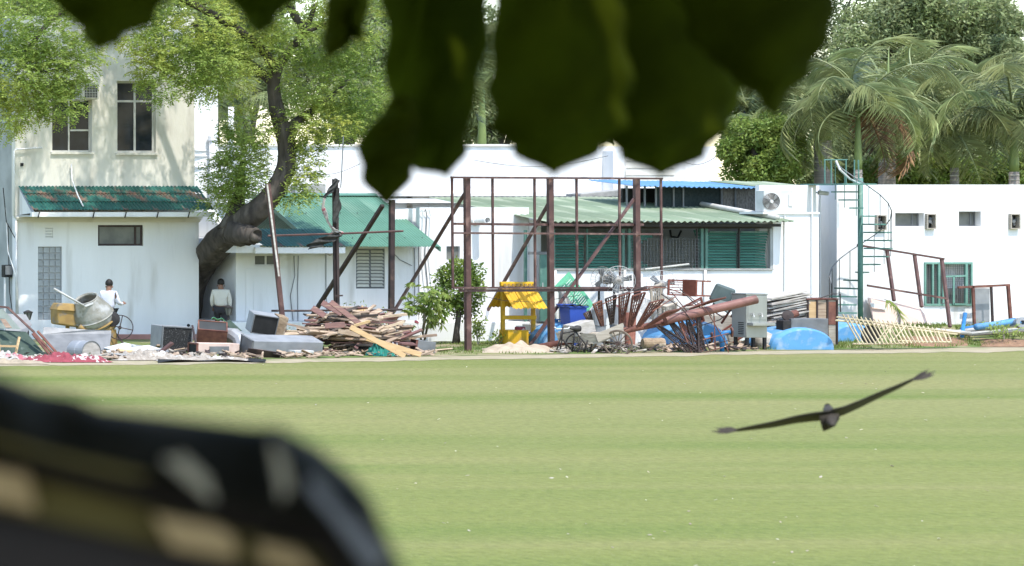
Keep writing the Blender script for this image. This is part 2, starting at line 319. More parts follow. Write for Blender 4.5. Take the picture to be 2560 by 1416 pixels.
mb = MB(); mb.box(lw[0]+.22, uw[1]-.01, D+6.8, D+7, 0, uw[3]); mb.box(lw[0]+.22, lw[1]-.01, D+.3, D+6.7, 3.3, 3.45); mb.box(lw[0]+.22, uw[1]-.01, D+.3, D+6.75, uw[3]-.2, uw[3]-.03); obj('inner_slab', mb, greyplaster, left)
mb = MB(); mb.box(uw[1]-.22, uw[1]-.004, D+.27, D+6.7, 0, uw[3]); obj('end_wall', mb, white, left)
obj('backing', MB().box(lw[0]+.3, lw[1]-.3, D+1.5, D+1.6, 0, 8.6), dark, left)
z0 = Z(556, D)
for i in range(3):
    obj('cornice_band', MB().box(lw[0]-.01, lw[1]+.02+.02*i, D-.05-.04*i, D-.002, z0+.055*i, z0+.055*i+.05), cream, left)
mb = MB(); mb.box(X(255, D), lw[1]-.02, D-.06, D-.002, 0, Z(836, D)); obj('red_plinth', mb, redplinth, left)
# awning: three courses of corrugated sheet
ya, za, yb, zb = D-1.12, Z(528, D-1.12), D-.02, Z(466, D)
x0, x1 = X(83, ya), X(535, ya); ns = 6; wsh = (x1-x0)/ns
for cidx in range(3):
    f0, f1 = cidx/3, min(1, (cidx+1)/3+.03)
    lift = .022*(2-cidx)*0
    src = obj('awning_sheet', corr(x0, x0+wsh, ya+(yb-ya)*f0, za+(zb-za)*f0+.035, ya+(yb-ya)*f1, za+(zb-za)*f1, .105, .018), awngreen, left)
    for k in range(1, ns): inst(src, (wsh*k, 0, .004*(k % 2)), left)
obj('gutter_board', MB().box(x0-.02, x1+.02, ya+.02, ya+.16, za-.165, za-.03), white, left)
obj('awning_cheek', MB().slab([(x0+.03, D-.004, Z(538, D)), (x0+.03, ya+.2, za-.05), (x0+.03, D-.004, zb-.06)], (.1, 0, 0)), white, left)
mb = MB(); mb.box(x0, x1, ya+.17, D-.004, za-.16, za-.13); obj('soffit', mb, white, left)
for px in (95, 232, 312, 392, 470):
    obj('gutter_bracket', MB().beam(P(px, 545, ya-.02), P(px+4, 530, ya-.02), .025, .02), black, left)
# windows
def window(parent, r, d, frame_m, pane_m, vs=(), hs=(), th=.05, rec=.13, fw=.045):
    x0, x1, z0, z1 = r; xs = [x0]+[x0+(x1-x0)*v for v in vs]+[x1]; zs = [z0]+[z0+(z1-z0)*h for h in hs]+[z1]
    w_ = MB()
    for x in xs: xx = min(max(x, x0+fw/2), x1-fw/2); w_.box(xx-fw/2, xx+fw/2, d+rec, d+rec+th, z0, z1)
    for z in zs: zz = min(max(z, z0+fw/2), z1-fw/2); w_.box(x0+.002, x1-.002, d+rec+.004, d+rec+th-.004, zz-fw/2, zz+fw/2)
    wf = obj('window', w_, frame_m, parent)
    for i in range(len(xs)-1):
        for j in range(len(zs)-1):
            obj('pane', MB().box(xs[i]+.01, xs[i+1]-.01, d+rec+.02, d+rec+.03, zs[j]+.01, zs[j+1]-.01), pane_m, wf)
    return wf
window(left, w1, D, alu, glassdark, (.46,), (.72,)); window(left, w2, D, alu, glassdark, (.50,), (.72,), fw=.06)
mb = MB(); rr = rect(180, 318, 230, 328, D); mb.box(rr[0], rr[1]-.05, D+.12, D+.17, rr[2], rr[2]+.05); obj('glazing_bar', mb, alu, left)
for r_ in (w1, w2): obj('window_sill', MB().box(r_[0]-.05, r_[1]+.05, D-.05, D+.008, r_[2]-.07, r_[2]-.005), cream, left)
window(left, gw, D, darksteel, greyglass, (.84,), (), fw=.06, rec=.05)
# glass blocks
gx, gz = (gb[1]-gb[0])/4, (gb[3]-gb[2])/11
src = None
for i in range(4):
    for j in range(11):
        if src is None:
            b_ = MB(); b_.hexa([(gb[0]+.012, D+.05, gb[2]+.012), (gb[0]+gx-.012, D+.05, gb[2]+.012), (gb[0]+gx-.012, D+.14, gb[2]+.012), (gb[0]+.012, D+.14, gb[2]+.012), (gb[0]+.012, D+.05, gb[2]+gz-.012), (gb[0]+gx-.012, D+.05, gb[2]+gz-.012), (gb[0]+gx-.012, D+.14, gb[2]+gz-.012), (gb[0]+.012, D+.14, gb[2]+gz-.012)])
            src = obj('glass_block', b_, blockglass, left, bev=.012)
        else: inst(src, (gx*i, 0, gz*j), left)
obj('block_mortar', MB().box(gb[0], gb[1], D+.07, D+.12, gb[2], gb[3]), concrete, left)
obj('wall_pipe', MB().path([P(36, 545, D-.08), P(36, 378, D-.08), P(40, 374, D-.08), P(105, 370, D-.05)], .025, 6), white, left, sm=True)
obj('drain_pipe', MB().path([P(44, 850, D-.06), P(40, 550, D-.06)], .04, 8), alu, left, sm=True)
obj('overflow_pipe', MB().path([P(178, 410, D-.06), P(180, 450, D-.06), P(195, 490, D-.5), P(208, 516, D-1.05)], .02, 6), white, left, sm=True)
obj('socket_box', MB().box(X(51, D), X(58, D), D-.03, D+.008, Z(416, D), Z(408, D)), black, left)
obj('drain_hole', MB().lathe((X(471, D), D-.012, Z(814, D)), (0, 1, 0), [(0, .0), (0, .045), (.02, .045)], 12), black, left)
for k, (a, b) in enumerate(((470, 600), (520, 700), (560, 860))):
    obj('cable', MB().path([P(8+6*k, a, D+.4), P(16+4*k, (a+b)/2+20, D+.2), P(40, b-8*k, D-.07)], .014, 5), (black, white, black)[k], left)
t = thing('meter_box', 'small dark meter box on the shaded side wall at far left', 'meter box', P(18, 700, D+.35))
obj('casing', MB().obox(P(20, 678, D+.32), (.3, .25, .36)), black, t, bev=.02); obj('conduit', MB().tube(P(12, 690, D+.32), P(12, 850, D+.32), .03), white, t); obj('lid', MB().obox(P(22, 676, D+.18), (.2, .03, .26)), galvdark, t)
# window air conditioner
t = thing('window_air_conditioner', 'boxy window air conditioner jutting from the upper left window', 'air conditioner', P(213, 250, D-.35))
a = rect(207, 207, 247, 249, D-.4)
obj('casing', MB().box(a[0], a[1], D-.4, D+.35, a[2], a[3]), cream, t, bev=.015)
mb = MB()
for i in range(9): xx = a[0]+.05+(a[1]-a[0]-.1)*i/8; mb.box(xx-.006, xx+.006, D-.418, D-.406, a[2]+.05, a[3]-.06)
for j in range(6): zz = a[2]+.05+(a[3]-a[2]-.11)*j/5; mb.box(a[0]+.05, a[1]-.05, D-.424, D-.418, zz-.006, zz+.006)
obj('grille', mb, alu, t); obj('coil', MB().box(a[0]+.045, a[1]-.045, D-.406, D-.401, a[2]+.045, a[3]-.055), black, t)
for i in range(5): obj('side_louvre', MB().box(a[0]-.012, a[0]-.001, D-.3, D-.02, a[2]+.07+i*.075, a[2]+.1+i*.075), alu, t)
obj('bracket', MB().beam((a[0]+.1, D-.36, a[2]-.03), (a[0]+.1, D, a[2]-.03), .04), cream, t)

# ================================================================ REAR WHITE BUILDING
D2 = 86.5
rear = thing('rear_white_building', 'long white rear building with flat roof and ledge behind the sheds', 'building', (X(1100, D2), D2, 0))
tw = rect(440, 212, 545, 500, D2); mb = MB(); mb.box(tw[0], tw[1], D2, D2+4, 0, tw[3]); obj('stair_tower', mb, white, rear)
rw = rect(545, 366, 1803, 800, D2); obj('wall', MB().box(rw[0]+.003, rw[1], D2+.3, D2+6, 0, rw[3]), white, rear)
obj('coping', MB().box(rw[0]+.003, rw[1]-4.2, D2+.24, D2+6.04, rw[3]+.003, rw[3]+.07), cream, rear)
for a, b, px0, px1 in ((484, 491, 545, 1540), (497, 508, 545, 1600)):
    obj('ledge', MB().box(X(px0, D2), X(px1, D2), D2-.1-.0*a, D2+.298, Z(b, D2), Z(a, D2)), white, rear)
obj('pilaster', MB().box(X(1521, D2), X(1549, D2), D2-.25, D2+.296, 3, rw[3]-.15), white, rear)
mb = MB(); mb.lathe((X(1460, D2), D2+1.0, 2.6), (0, 0, 1), [(0, .85), (Z(385, D2)-2.6, .85), (Z(385, D2)-2.6, 0)], 28); obj('stair_turret', mb, white, rear, sm=False)
for px in (1556, 1562): obj('down_pipe', MB().tube(P(px, 372, D2+.2), P(px, 500, D2+.2), .04), pvc, rear, sm=True)
for i in range(4): obj('wall_board', MB().box(X(1570, D2), X(1700, D2), D2+.24, D2+.295, Z(402+18*i, D2), Z(388+18*i, D2)), cream, rear)
obj('vent_pipe', MB().path([P(531, 560, D2-.15), P(531, 350, D2-.15)], .09, 10), white, rear, sm=True)
obj('vent_pipe_cap', MB().lathe(P(531, 352, D2-.15), (0, 0, 1), [(0, .09), (0, .13), (.14, .13), (.14, 0)], 12), white, rear)
obj('tall_pipe', MB().path([P(576, 400, D2+.15), P(578, 268, D2+.15)], .085, 10), white, rear, sm=True)
for py in (376, 390, 418): obj('wall_pipe', MB().tube(P(487, py, D2-.05), P(600, py+4, D2+.2), .035), white, rear)
obj('tank_block', MB().box(X(765, 85), X(815, 85), 85, 86, Z(520, 85), Z(460, 85)), concrete, rear, bev=.02)
obj('tank_post', MB().box(X(752, 85), X(763, 85), 85.2, 85.4, Z(520, 85), Z(462, 85)), white, rear)
obj('side_window', MB().box(X(1030, D2), X(1072, D2), D2-.03, D2+.296, Z(520, D2), Z(490, D2)), greywood, rear)
for i, (pa, pb) in enumerate(((735, 900), (1180, 1520), (1690, 1800))): obj('slack_wire', MB().path([P(pa+(pb-pa)*u, (420, 400, 395)[i]+22*math.sin(u*math.pi)-10*u, D2-.1) for u in [k/8 for k in range(9)]], .01, 4), blacksteel, rear)
obj('rooftop_slab', MB().slab([P(1452, 484, 84.5), P(1570, 473, 84.5), P(1570, 492, 84.5), P(1452, 496, 84.5)], (0, .8, 0)), concrete, rear, bev=.03)

# ================================================================ GREEN-ROOFED HUT AND PLINTH
D = 79.5
pl = obj('white_plinth', MB().box(X(585, 78.7), X(1325, 78.7), 78.7, 86, 0, .57), white, label='low white plinth under the hut and the plain white wall', cat='plinth', bev=.02)
hut = thing('green_roofed_hut', 'white hut with pitched green sheet roof and louvred window', 'hut', (X(820, D), D, .57))
hw = rect(590, 600, 1045, 806, D); wz = 2.75; lou = rect(890, 622, 962, 722, D); v1 = rect(637, 636, 700, 666, D)
obj('front_wall', MB().wall(hw[0], hw[1], .574, wz, D, .2, [lou, v1]), white, hut)
RX0, RX1, ye, yr = 38.75, 42.16, 78.45, 82.05; ze, zr = Z(617, ye), Z(487, yr)
obj('gable_wall', MB().slab([(hw[0]+.05, D+.21, .574), (hw[0]+.05, 2*yr-ye-.6, .574), (hw[0]+.05, 2*yr-ye-.6, ze), (hw[0]+.05, yr, zr-.1), (hw[0]+.05, D+.21, wz)], (.2, 0, 0)), white, hut)
obj('end_wall', MB().slab([(hw[1]-.2, D+.21, .574), (hw[1]-.2, 2*yr-ye-.6, .574), (hw[1]-.2, 2*yr-ye-.6, ze), (hw[1]-.2, yr, zr-.12), (hw[1]-.2, D+.21, wz)], (.19, 0, 0)), white, hut)
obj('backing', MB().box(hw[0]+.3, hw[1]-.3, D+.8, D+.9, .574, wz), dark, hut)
ns = 5; ws = (RX1-RX0)/ns
s1 = obj('roof_sheet', corr(RX0, RX0+ws+.04, ye, ze, yr, zr, .085, .013), greenroof, hut)
s2 = obj('roof_sheet', corr(RX0, RX0+ws+.04, 2*yr-ye, ze, yr+.002, zr, .085, .013), greenroof, hut)
for k in range(1, ns): inst(s1, (ws*k, 0, .006*(k % 2)), hut); inst(s2, (ws*k, 0, .006*(k % 2)), hut)
obj('ridge_cap', MB().slab([(RX0-.03, yr-.2, zr-.03), (RX0-.03, yr, zr+.045), (RX0-.03, yr+.2, zr-.03), (RX0-.03, yr, zr+.03)], (RX1-RX0+.06, 0, 0)), greenroof, hut)
for xx in (RX0-.05, RX1+.005):
    obj('barge_board', MB().slab([(xx, ye-.03, ze-.14), (xx, yr, zr-.12), (xx, 2*yr-ye, ze-.14), (xx, 2*yr-ye, ze-.01), (xx, yr, zr+.02), (xx, ye-.03, ze-.01)], (.04, 0, 0)), greenroof, hut)
for k in range(14): obj('roof_bolt', MB().lathe((RX0+.2+(k % 7)*.5, ye+(.5 if k < 7 else 2.2), ze+(zr-ze)*((.5 if k < 7 else 2.2)/(yr-ye))+.03), (0, 0, 1), [(0, .02), (.02, .015), (.02, 0)], 6), darksteel, hut)
# lean-to roof at the hut's left end
yl, zl, yk, zk = 78.05, Z(617, 78.05), 79.45, Z(573, 79.45); xa, xb = X(662, yl), X(862, yl); ns = 4; ws = (xb-xa)/ns
s3 = obj('lean_to_sheet', corr(xa, xa+ws+.03, yl, zl, yk, zk, .1, .017), awngreen, hut)
for k in range(1, ns): inst(s3, (ws*k, 0, .005*(k % 2)), hut)
obj('fascia_board', MB().box(X(640, yl), xb+.03, yl+.03, yl+.12, Z(634, yl), Z(619, yl)), white, hut)
obj('porch_slab', MB().box(X(592, 78.2), X(650, 78.2), 78.2, 79.48, Z(633, 78.2), Z(612, 78.2)), white, hut)
window(hut, v1, D, white, greyglass, (.5,), (), rec=.1, fw=.05)
wf = window(hut, lou, D, galvdark, dark, (.5,), (), rec=.02, th=.07, fw=.05)
louv = mat('louvre_glass', (.68, .66, .58), (.55, .53, .46), 6, .3, stretch=(1, 1, 2), spec=.5, objrand=.15)
lx0, lx1 = lou[0]+.03, (lou[0]+lou[1])/2-.03; lz = (lou[3]-lou[2]-.08)/11
sl_ = obj('louvre_slat', MB().hexa([(lx0, D+.0, lou[2]+.05), (lx1, D+.0, lou[2]+.05), (lx1, D+.012, lou[2]+.05), (lx0, D+.012, lou[2]+.05), (lx0, D+.05, lou[2]+.05+lz*.97), (lx1, D+.05, lou[2]+.05+lz*.97), (lx1, D+.062, lou[2]+.05+lz*.97), (lx0, D+.062, lou[2]+.05+lz*.97)]), louv, wf)
for s in range(2):
    for k in range(11):
        if s or k: inst(sl_, (s*(lou[1]-lou[0])/2, 0, k*lz), wf)
obj('panel_door', MB().box(X(614, D), X(718, D), D-.025, D-.003, .58, Z(672, D)), white, hut, bev=.006)
obj('door_panel', MB().box(X(632, D), X(704, D), D-.04, D-.026, .62, Z(690, D)), white, hut, bev=.006)
for pts in ([(735, 640), (737, 690), (726, 740), (733, 805)], [(746, 640), (744, 720), (745, 806)], [(815, 635), (815, 730), (818, 790)], [(975, 625), (1000, 650), (1030, 665)], [(1036, 620), (1037, 700), (1036, 790)]):
    obj('wall_wire', MB().path([P(a, b, D-.02) for a, b in pts], .011, 5), galvdark, hut)
t = obj('wall_lamp', MB().lathe(P(816, 628, 79.3), (.3, -1, -.3), [(0, .05), (.02, .08), (.16, .1), (.17, 0)], 12), greywood, label='small round lamp under the hut eave by the dark post', cat='lamp')
# passage between the two buildings
pas = thing('passage_wall', 'shaded white passage with tall doorway between the two left buildings', 'passage', (X(545, 82), 82, .0))
dr = rect(520, 592, 563, 845, 82.0)
obj('wall', MB().wall(X(440, 82), X(640, 82), 0, 3.1, 82, .2, [(dr[0], dr[1], .02, dr[3])]), white, pas)
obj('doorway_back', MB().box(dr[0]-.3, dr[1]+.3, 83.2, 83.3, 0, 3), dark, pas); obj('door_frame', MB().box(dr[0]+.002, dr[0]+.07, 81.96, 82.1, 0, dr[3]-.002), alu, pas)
obj('column', MB().box(X(566, 80.3), X(592, 80.3), 80.3, 81.9, 0, 2.72), white, pas, bev=.01)
obj('lintel_roof', MB().box(X(498, 80.4), X(592, 80.4), 80.1, 82.4, 2.74, 2.95), white, pas)
obj('step', MB().box(X(500, 80.6), X(592, 80.6), 80.5, 81.99, .013, .14), concrete, pas)

# ================================================================ PLAIN WHITE BLOCK WITH VENT PIPE
D = 79.7
blk = thing('white_block', 'plain white flat topped wall block with a stub vent pipe', 'building', (X(1185, D), D, .57))
bw = rect(1049, 519, 1322, 806, D); bh = rect(1116, 616, 1150, 650, D)
obj('front_wall', MB().wall(bw[0], bw[1], .574, bw[3], D, .2, [bh]), white, blk)
obj('block_body', MB().box(bw[0]+.003, bw[1]-.003, D+.4, D+3.2, .574, bw[3]-.03), white, blk)
obj('vent_pipe', MB().lathe((X(1188, D), D-.02, Z(551, D)), (.15, -1, 0), [(0, .1), (.5, .1), (.5, .08), (.1, .08), (.1, 0)], 16), white, blk, sm=False)
obj('pipe_collar', MB().lathe((X(1188, D), D-.03, Z(551, D)), (.15, -1, 0), [(0, .15), (.06, .14), (.06, .1)], 16), white, blk)
obj('window_recess', MB().box(bh[0]+.01, bh[1]-.01, D+.08, D+.1, bh[2]+.01, bh[3]-.01), greyglass, blk)
for px in (1055, 1064, 1073): obj('wall_cable', MB().path([P(px-4, 530, D-.05), P(px, 524, D-.1), P(px+3, 540, D-.04), P(px-2, 640, D-.03), P(px+6, 720, D-.03), P(px+18, 745, D-.03)], .014, 5), white if px != 1064 else galvdark, blk)
obj('side_parapet', MB().box(X(985, D+.6), X(1043, D+.6), D+.6, D+.8, Z(640, D+.6), Z(523, D+.6)), white, blk)

# ================================================================ CANTEEN BUILDING WITH FADED ROOF
D = 78.6
can = thing('canteen_building', 'white canteen with faded green corrugated roof and green blinds', 'building', (X(1650, D), D, 0))
ye, yr = 78.0, 84.3; ze, zr = Z(555, ye), Z(494, yr); RX0, RX1 = 45.0, X(1985, 78)
ns = 8; ws = (RX1-RX0)/ns
s1 = obj('roof_sheet', corr(RX0, RX0+ws+.05, ye, ze, yr, zr, .173, .026), paleroof, can)
for k in range(1, ns): inst(s1, (ws*k, 0, .008*(k % 2)), can)
obj('edge_pipe', MB().path([P(1645, 492, 84), (RX1-.32, 81.5, ze+(zr-ze)*.55+.1), (RX1-.3, 78.25, ze+.12)], .075, 10), pvc, can, sm=True)
obj('edge_beam', MB().beam((RX0, ye+.3, ze-.1), (RX1-.2, ye+.3, ze-.1), .08), blacksteel, can)
wl = rect(1385, 568, 1930, 676, D); obj('sill_wall', MB().box(wl[0], wl[1]+.2, D, D+.2, 0, wl[2]), white, can, bev=.01)
obj('sill', MB().box(wl[0]-.02, wl[1]+.02, D-.05, D+.21, wl[2]+.003, wl[2]+.05), concrete, can)
obj('corner_wall', MB().box(X(1933, D), X(2047, D), D+.003, D+.25, 0, Z(536, D)), white, can)
obj('ledge_slab', MB().box(X(1905, D), X(2047, D), D-.04, D+1.0, Z(536, D)+.003, Z(536, D)+.06), white, can)
obj('upper_wall', MB().box(X(1905, D+.9), X(2047, D+.9), D+1.02, D+1.2, 2, Z(463, D+.9)), white, can)
obj('back_wall', MB().box(X(1325, 84), X(2040, 84), 83.6, 83.8, 0, 4.05), greyplaster, can)
obj('floor_slab', MB().box(X(1322, D), X(1950, D), D+.21, 83.59, .02, .57), concrete, can)
obj('left_wall', MB().box(X(1322, 79.7)+.01, X(1322, 79.7)+.15, D+.75, 83.58, .574, 3.5), white, can)
for px in (1386, 1560, 1575, 1757, 1768, 1930):
    obj('window_post', MB().box(X(px, D)-.035, X(px, D)+.035, D+.02, D+.1, wl[2]+.05, 3.35), stairgreen if px < 1900 else greyplaster, can)
for px in (1470, 1657, 1745, 1850): obj('mullion', MB().box(X(px, D)-.018, X(px, D)+.018, D+.03, D+.07, wl[2]+.05, 3.3), stairgreen if px == 1470 else blacksteel, can)
obj('head_beam', MB().box(wl[0], wl[1], D+.01, D+.12, Z(572, D), Z(562, D)), blacksteel, can)
for px in (1388, 1562, 1763): obj('sill_pipe', MB().tube(P(px, 676, D-.05), P(px, 850, D-.05), .035), white, can, sm=True)
# blinds of separate slats
def blind_(px0, px1, py0, py1, n, left_cut=None, right_cut=None):
    t_ = obj('blind_rail', MB().box(X(px0, D+.14), X(px1, D+.14), D+.13, D+.16, Z(py0, D), Z(py0-3, D)), stairgreen, can)
    for k in range(n):
        v = (k+.5)/n; z = Z(py0+(py1-py0)*v, D); a, b = px0, px1
        if left_cut: a = px0+left_cut(v)
        if right_cut: b = px1-right_cut(v)
        hh = (py1-py0)/n*D/F*.40
        obj('slat', MB().hexa([(X(a, D), D+.105, z-hh), (X(b, D), D+.105, z-hh), (X(b, D), D+.12, z-hh), (X(a, D), D+.12, z-hh), (X(a, D), D+.15, z+hh), (X(b, D), D+.15, z+hh), (X(b, D), D+.165, z+hh), (X(a, D), D+.165, z+hh)]), blind, t_)
blind_(1394, 1466, 588, 673, 12); blind_(1474, 1556, 588, 673, 12)
blind_(1579, 1655, 588, 674, 12, right_cut=lambda v: 62*math.sin(math.pi*min(1, v*1.0))**.8*.85+6)
blind_(1740, 1756, 575, 674, 12, left_cut=lambda v: 12*math.sin(math.pi*v))
blind_(1774, 1848, 582, 672, 13); blind_(1852, 1928, 582, 672, 13, right_cut=lambda v: 8*abs(math.sin(2.5*v)))
mb = MB()
for i in range(22): mb.box(X(1580+8*i, D)-.004, X(1580+8*i, D)+.004, D+.015, D+.02, wl[2]+.05, Z(600, D))
for j in range(10): mb.box(X(1578, D), X(1756, D), D+.02, D+.025, Z(670-8*j, D)-.004, Z(670-8*j, D)+.004)
obj('wire_mesh', mb, galvdark, can)
obj('loose_rod', MB().tube(P(1612, 674, D-.08), P(1722, 661, D-.08), .03), pvc, can)
obj('inside_chair_back', MB().path([P(1675, 575, 82), P(1678, 592, 82), P(1695, 594, 82), P(1703, 577, 82)], .03, 6), black, can)
# doorway
dw = rect(1325, 575, 1385, 806, D)
obj('door_frame', MB().box(dw[1]-.06, dw[1]-.003, D+.02, D+.12, .574, 3.3), stairgreen, can); obj('door_frame', MB().box(dw[0]+.1, dw[0]+.16, D+.42, D+.5, .574, 3.2), stairgreen, can)
dl = obj('door_leaf', MB().hexa([(dw[1]-.36, D+.05, .6), (dw[1]-.07, D+.03, .6), (dw[1]-.07, D+.08, .6), (dw[1]-.36, D+.1, .6), (dw[1]-.36, D+.05, 2.5), (dw[1]-.07, D+.03, 2.5), (dw[1]-.07, D+.08, 2.5), (dw[1]-.36, D+.1, 2.5)]), stairgreen, can); obj('handle', MB().tube((dw[1]-.32, D+.0, 1.5), (dw[1]-.32, D+.0, 1.7), .012), alu, dl)
obj('transom', MB().box(dw[0], dw[1], D+.03, D+.1, 2.5, 2.58), galvdark, can)
obj('door_step', MB().box(X(1330, 77.7), X(1400, 77.7), 77.7, D-.003, .013, .34), concrete, can, bev=.02); obj('door_step', MB().box(X(1330, 78.1), X(1392, 78.1), 78.1, D-.004, .343, .53), concrete, can, bev=.02)
# rooftop cage with blue sheets
cage = thing('rooftop_cage', 'dark netted rooftop enclosure under blue roofing sheets', 'enclosure', P(1770, 525, 81.6))
D3 = 81.6; c0, c1, cb, ctp = X(1610, D3), X(1905, D3), Z(540, D3), Z(466, D3)
mb = MB().wall(X(1640, D3), X(1802, D3), cb, ctp-.02, D3+.03, .02); obj('dark_net', mb, darkmesh, cage)
netgrey = mat('grey_net', (.24, .22, .19), (.12, .11, .10), 14, .9, stretch=(3, 1, 1))
obj('grey_net', MB().wall(X(1806, D3), X(1903, D3), cb, ctp-.02, D3+.03, .02), netgrey, cage)
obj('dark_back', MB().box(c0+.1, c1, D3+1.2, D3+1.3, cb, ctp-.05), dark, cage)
for px in (1567, 1612, 1640, 1684, 1708, 1804, 1838, 1904): obj('cage_post', MB().tube(P(px, 545, D3), P(px, 465, D3), .03, 6), galvdark if px != 1904 else blacksteel, cage)
obj('cage_rail', MB().beam(P(1565, 527, D3), P(1640, 520, D3), .05), blacksteel, cage)
yb0, yb1 = 80.9, 83.4; zb0, zb1 = Z(466, yb0), Z(451, yb1); xb0, xb1 = X(1596, yb0), X(1905, yb0); ns = 5; ws = (xb1-xb0)/ns
s4 = obj('blue_roof_sheet', corr(xb0, xb0+ws+.04, yb0, zb0, yb1, zb1, .15, .022), blueroof, cage)
for k in range(1, ns): inst(s4, (ws*k, 0, -.014*k), cage)
s5 = obj('green_roof_sheet', corr(xb1, xb1+.9, yb0+.3, zb0+.0, yb1, zb1-.03, .15, .022), paleroof, cage); inst(s5, (.86, 0, -.02), cage)
# split air conditioner
t = thing('outdoor_condenser', 'white air conditioner condenser with round fan on the ledge', 'air conditioner', P(1948, 534, D-.02))
a = rect(1912, 476, 1985, 533, D+.02)
cs = obj('casing', MB().box(a[0], a[1], D+.06, D+.42, a[2]+.03, a[3]), paintwhite, t, bev=.02)
fc = Vector((X(1931, D), D+.055, Z(504, D)))
obj('fan_recess', MB().lathe(fc, (0, -1, 0), [(0, 0), (0, .245), (.012, .245), (.012, 0)], 28), blacksteel, t)
mb = MB()
for k in range(7): mb.ring(fc+Vector((0, -.02, 0)), (0, 1, 0), .035+.034*k, .004, 24, 4)
obj('fan_guard', mb, alu, t); obj('hub', MB().lathe(fc+Vector((0, -.022, 0)), (0, -1, 0), [(0, .05), (.012, .045), (.012, 0)], 14), paintwhite, t)
for k in range(4):
    an = k*math.pi/2+.4; e = Vector((math.cos(an), 0, math.sin(an))); q = Vector((-math.sin(an), 0, math.cos(an)))
    obj('fan_blade', MB().slab([fc+Vector((0, -.014, 0))+e*.04, fc+Vector((0, -.014, 0))+e*.22+q*.05, fc+Vector((0, -.014, 0))+e*.18+q*.14], (0, -.003, 0)), galvdark, t)
for xx in (a[0]+.08, a[1]-.14): obj('foot', MB().box(xx, xx+.06, D+.08, D+.4, a[2]-.0, a[2]+.029), blacksteel, t)
obj('service_cover', MB().box(a[1]-.13, a[1]-.03, D+.035, D+.059, a[2]+.2, a[3]-.12), paintwhite, t)

# ================================================================ RIGHT BUILDING
D = 80.0
rb = thing('right_white_building', 'long white flat roofed wall with small high windows at right', 'building', (X(2330, D), D, 0))
h1 = rect(2238, 533, 2310, 566, D); h2 = rect(2397, 529, 2452, 566, D); fans = [(2187, 538, 2211, 576), (2312, 535, 2335, 573), (2521, 535, 2545, 573)]
g1 = rect(2312, 656, 2432, 765, D); fh = [rect(a+2, b+2, c-2, e-2, D) for a, b, c, e in fans]
top = Z(462, D); obj('front_wall', MB().wall(X(2092, D), X(2900, D), 0, top, D, .3, [h1, h2, g1]+fh), white, rb)
obj('left_wall', MB().box(X(2092, D)+.003, X(2092, D)+.25, D+.31, D+6, 0, top), white, rb)
obj('recess_wall', MB().box(X(1990, D+.75), X(2092, D)+.001, D+.75, D+.95, 0, top-.03), white, rb)
obj('roof_slab', MB().box(X(2092, D)+.26, X(2900, D), D+.31, D+6, top-.3, top-.1), concrete, rb)
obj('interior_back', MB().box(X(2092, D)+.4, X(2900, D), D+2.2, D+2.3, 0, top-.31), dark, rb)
for r_ in (h1, h2): window(rb, (r_[0], r_[1], r_[2], r_[3]), D, galvdark, greyglass, (.78,), (), rec=.22, fw=.04)
obj('conduit', MB().tube(P(2050, 475, D), P(2050, 850, D), .02, 6), white, rb)
for px in (1962, 2030): obj('rain_pipe', MB().tube(P(px, 540 if px < 2000 else 470, D-1.43), P(px, 850, D-1.43), .025, 6), white, rb)
for k, (a, b, c, e) in enumerate(fans):
    t = thing('exhaust_fan', ('square exhaust fan in the white wall behind the spiral stair', 'square exhaust fan between the two high windows', 'square exhaust fan near the right edge of the white wall')[k], 'fan', P((a+c)/2, e, D-.1), 'exhaust fans in the right white wall')
    r_ = rect(a, b, c, e, D); x0, x1, z0, z1 = r_; y0, y1 = D-.1, D+.1
    sh = MB(); sh.box(x0, x1, y0, y1, z1-.03, z1); sh.box(x0, x1, y0, y1, z0, z0+.03); sh.box(x0, x0+.03, y0, y1, z0+.031, z1-.031); sh.box(x1-.03, x1, y0, y1, z0+.031, z1-.031); obj('housing', sh, greywood, t)
    obj('dark_duct', MB().box(x0+.031, x1-.031, D+.06, D+.08, z0+.031, z1-.031), black, t)
    c_ = Vector(((x0+x1)/2, D+.0, (z0+z1)/2)); obj('motor', MB().lathe(c_, (0, -1, 0), [(-.04, .05), (.03, .05), (.03, 0)], 10), galvdark, t)
    for j in range(4):
        an = j*math.pi/2+k; e_ = Vector((math.cos(an), 0, math.sin(an))); q = Vector((-math.sin(an), 0, math.cos(an)))
        obj('blade', MB().slab([c_+e_*.04-q*.02, c_+e_*.13-q*.04, c_+e_*.13+q*.06+Vector((0, .03, 0)), c_+e_*.04+q*.03], (0, .004, 0)), galvdark, t)
# CCTV camera on the wall
t = thing('security_camera', 'small white bullet camera high on the wall left of the spiral stair', 'camera', P(2052, 490, D-.2)); cc = P(2046, 482, D-.25)
obj('camera_body', MB().lathe(cc, (1, -.25, -.12), [(0, .06), (.25, .06), (.25, .045), (.2, .04), (.2, 0)], 14), paintwhite, t); obj('mount', MB().tube(cc, cc+Vector((0, 1.0, .05)), .02), paintwhite, t); obj('lens', MB().lathe(cc+Vector((.19, -.05, -.02)), (1, -.25, -.12), [(0, .04), (.01, 0)], 10), black, t)
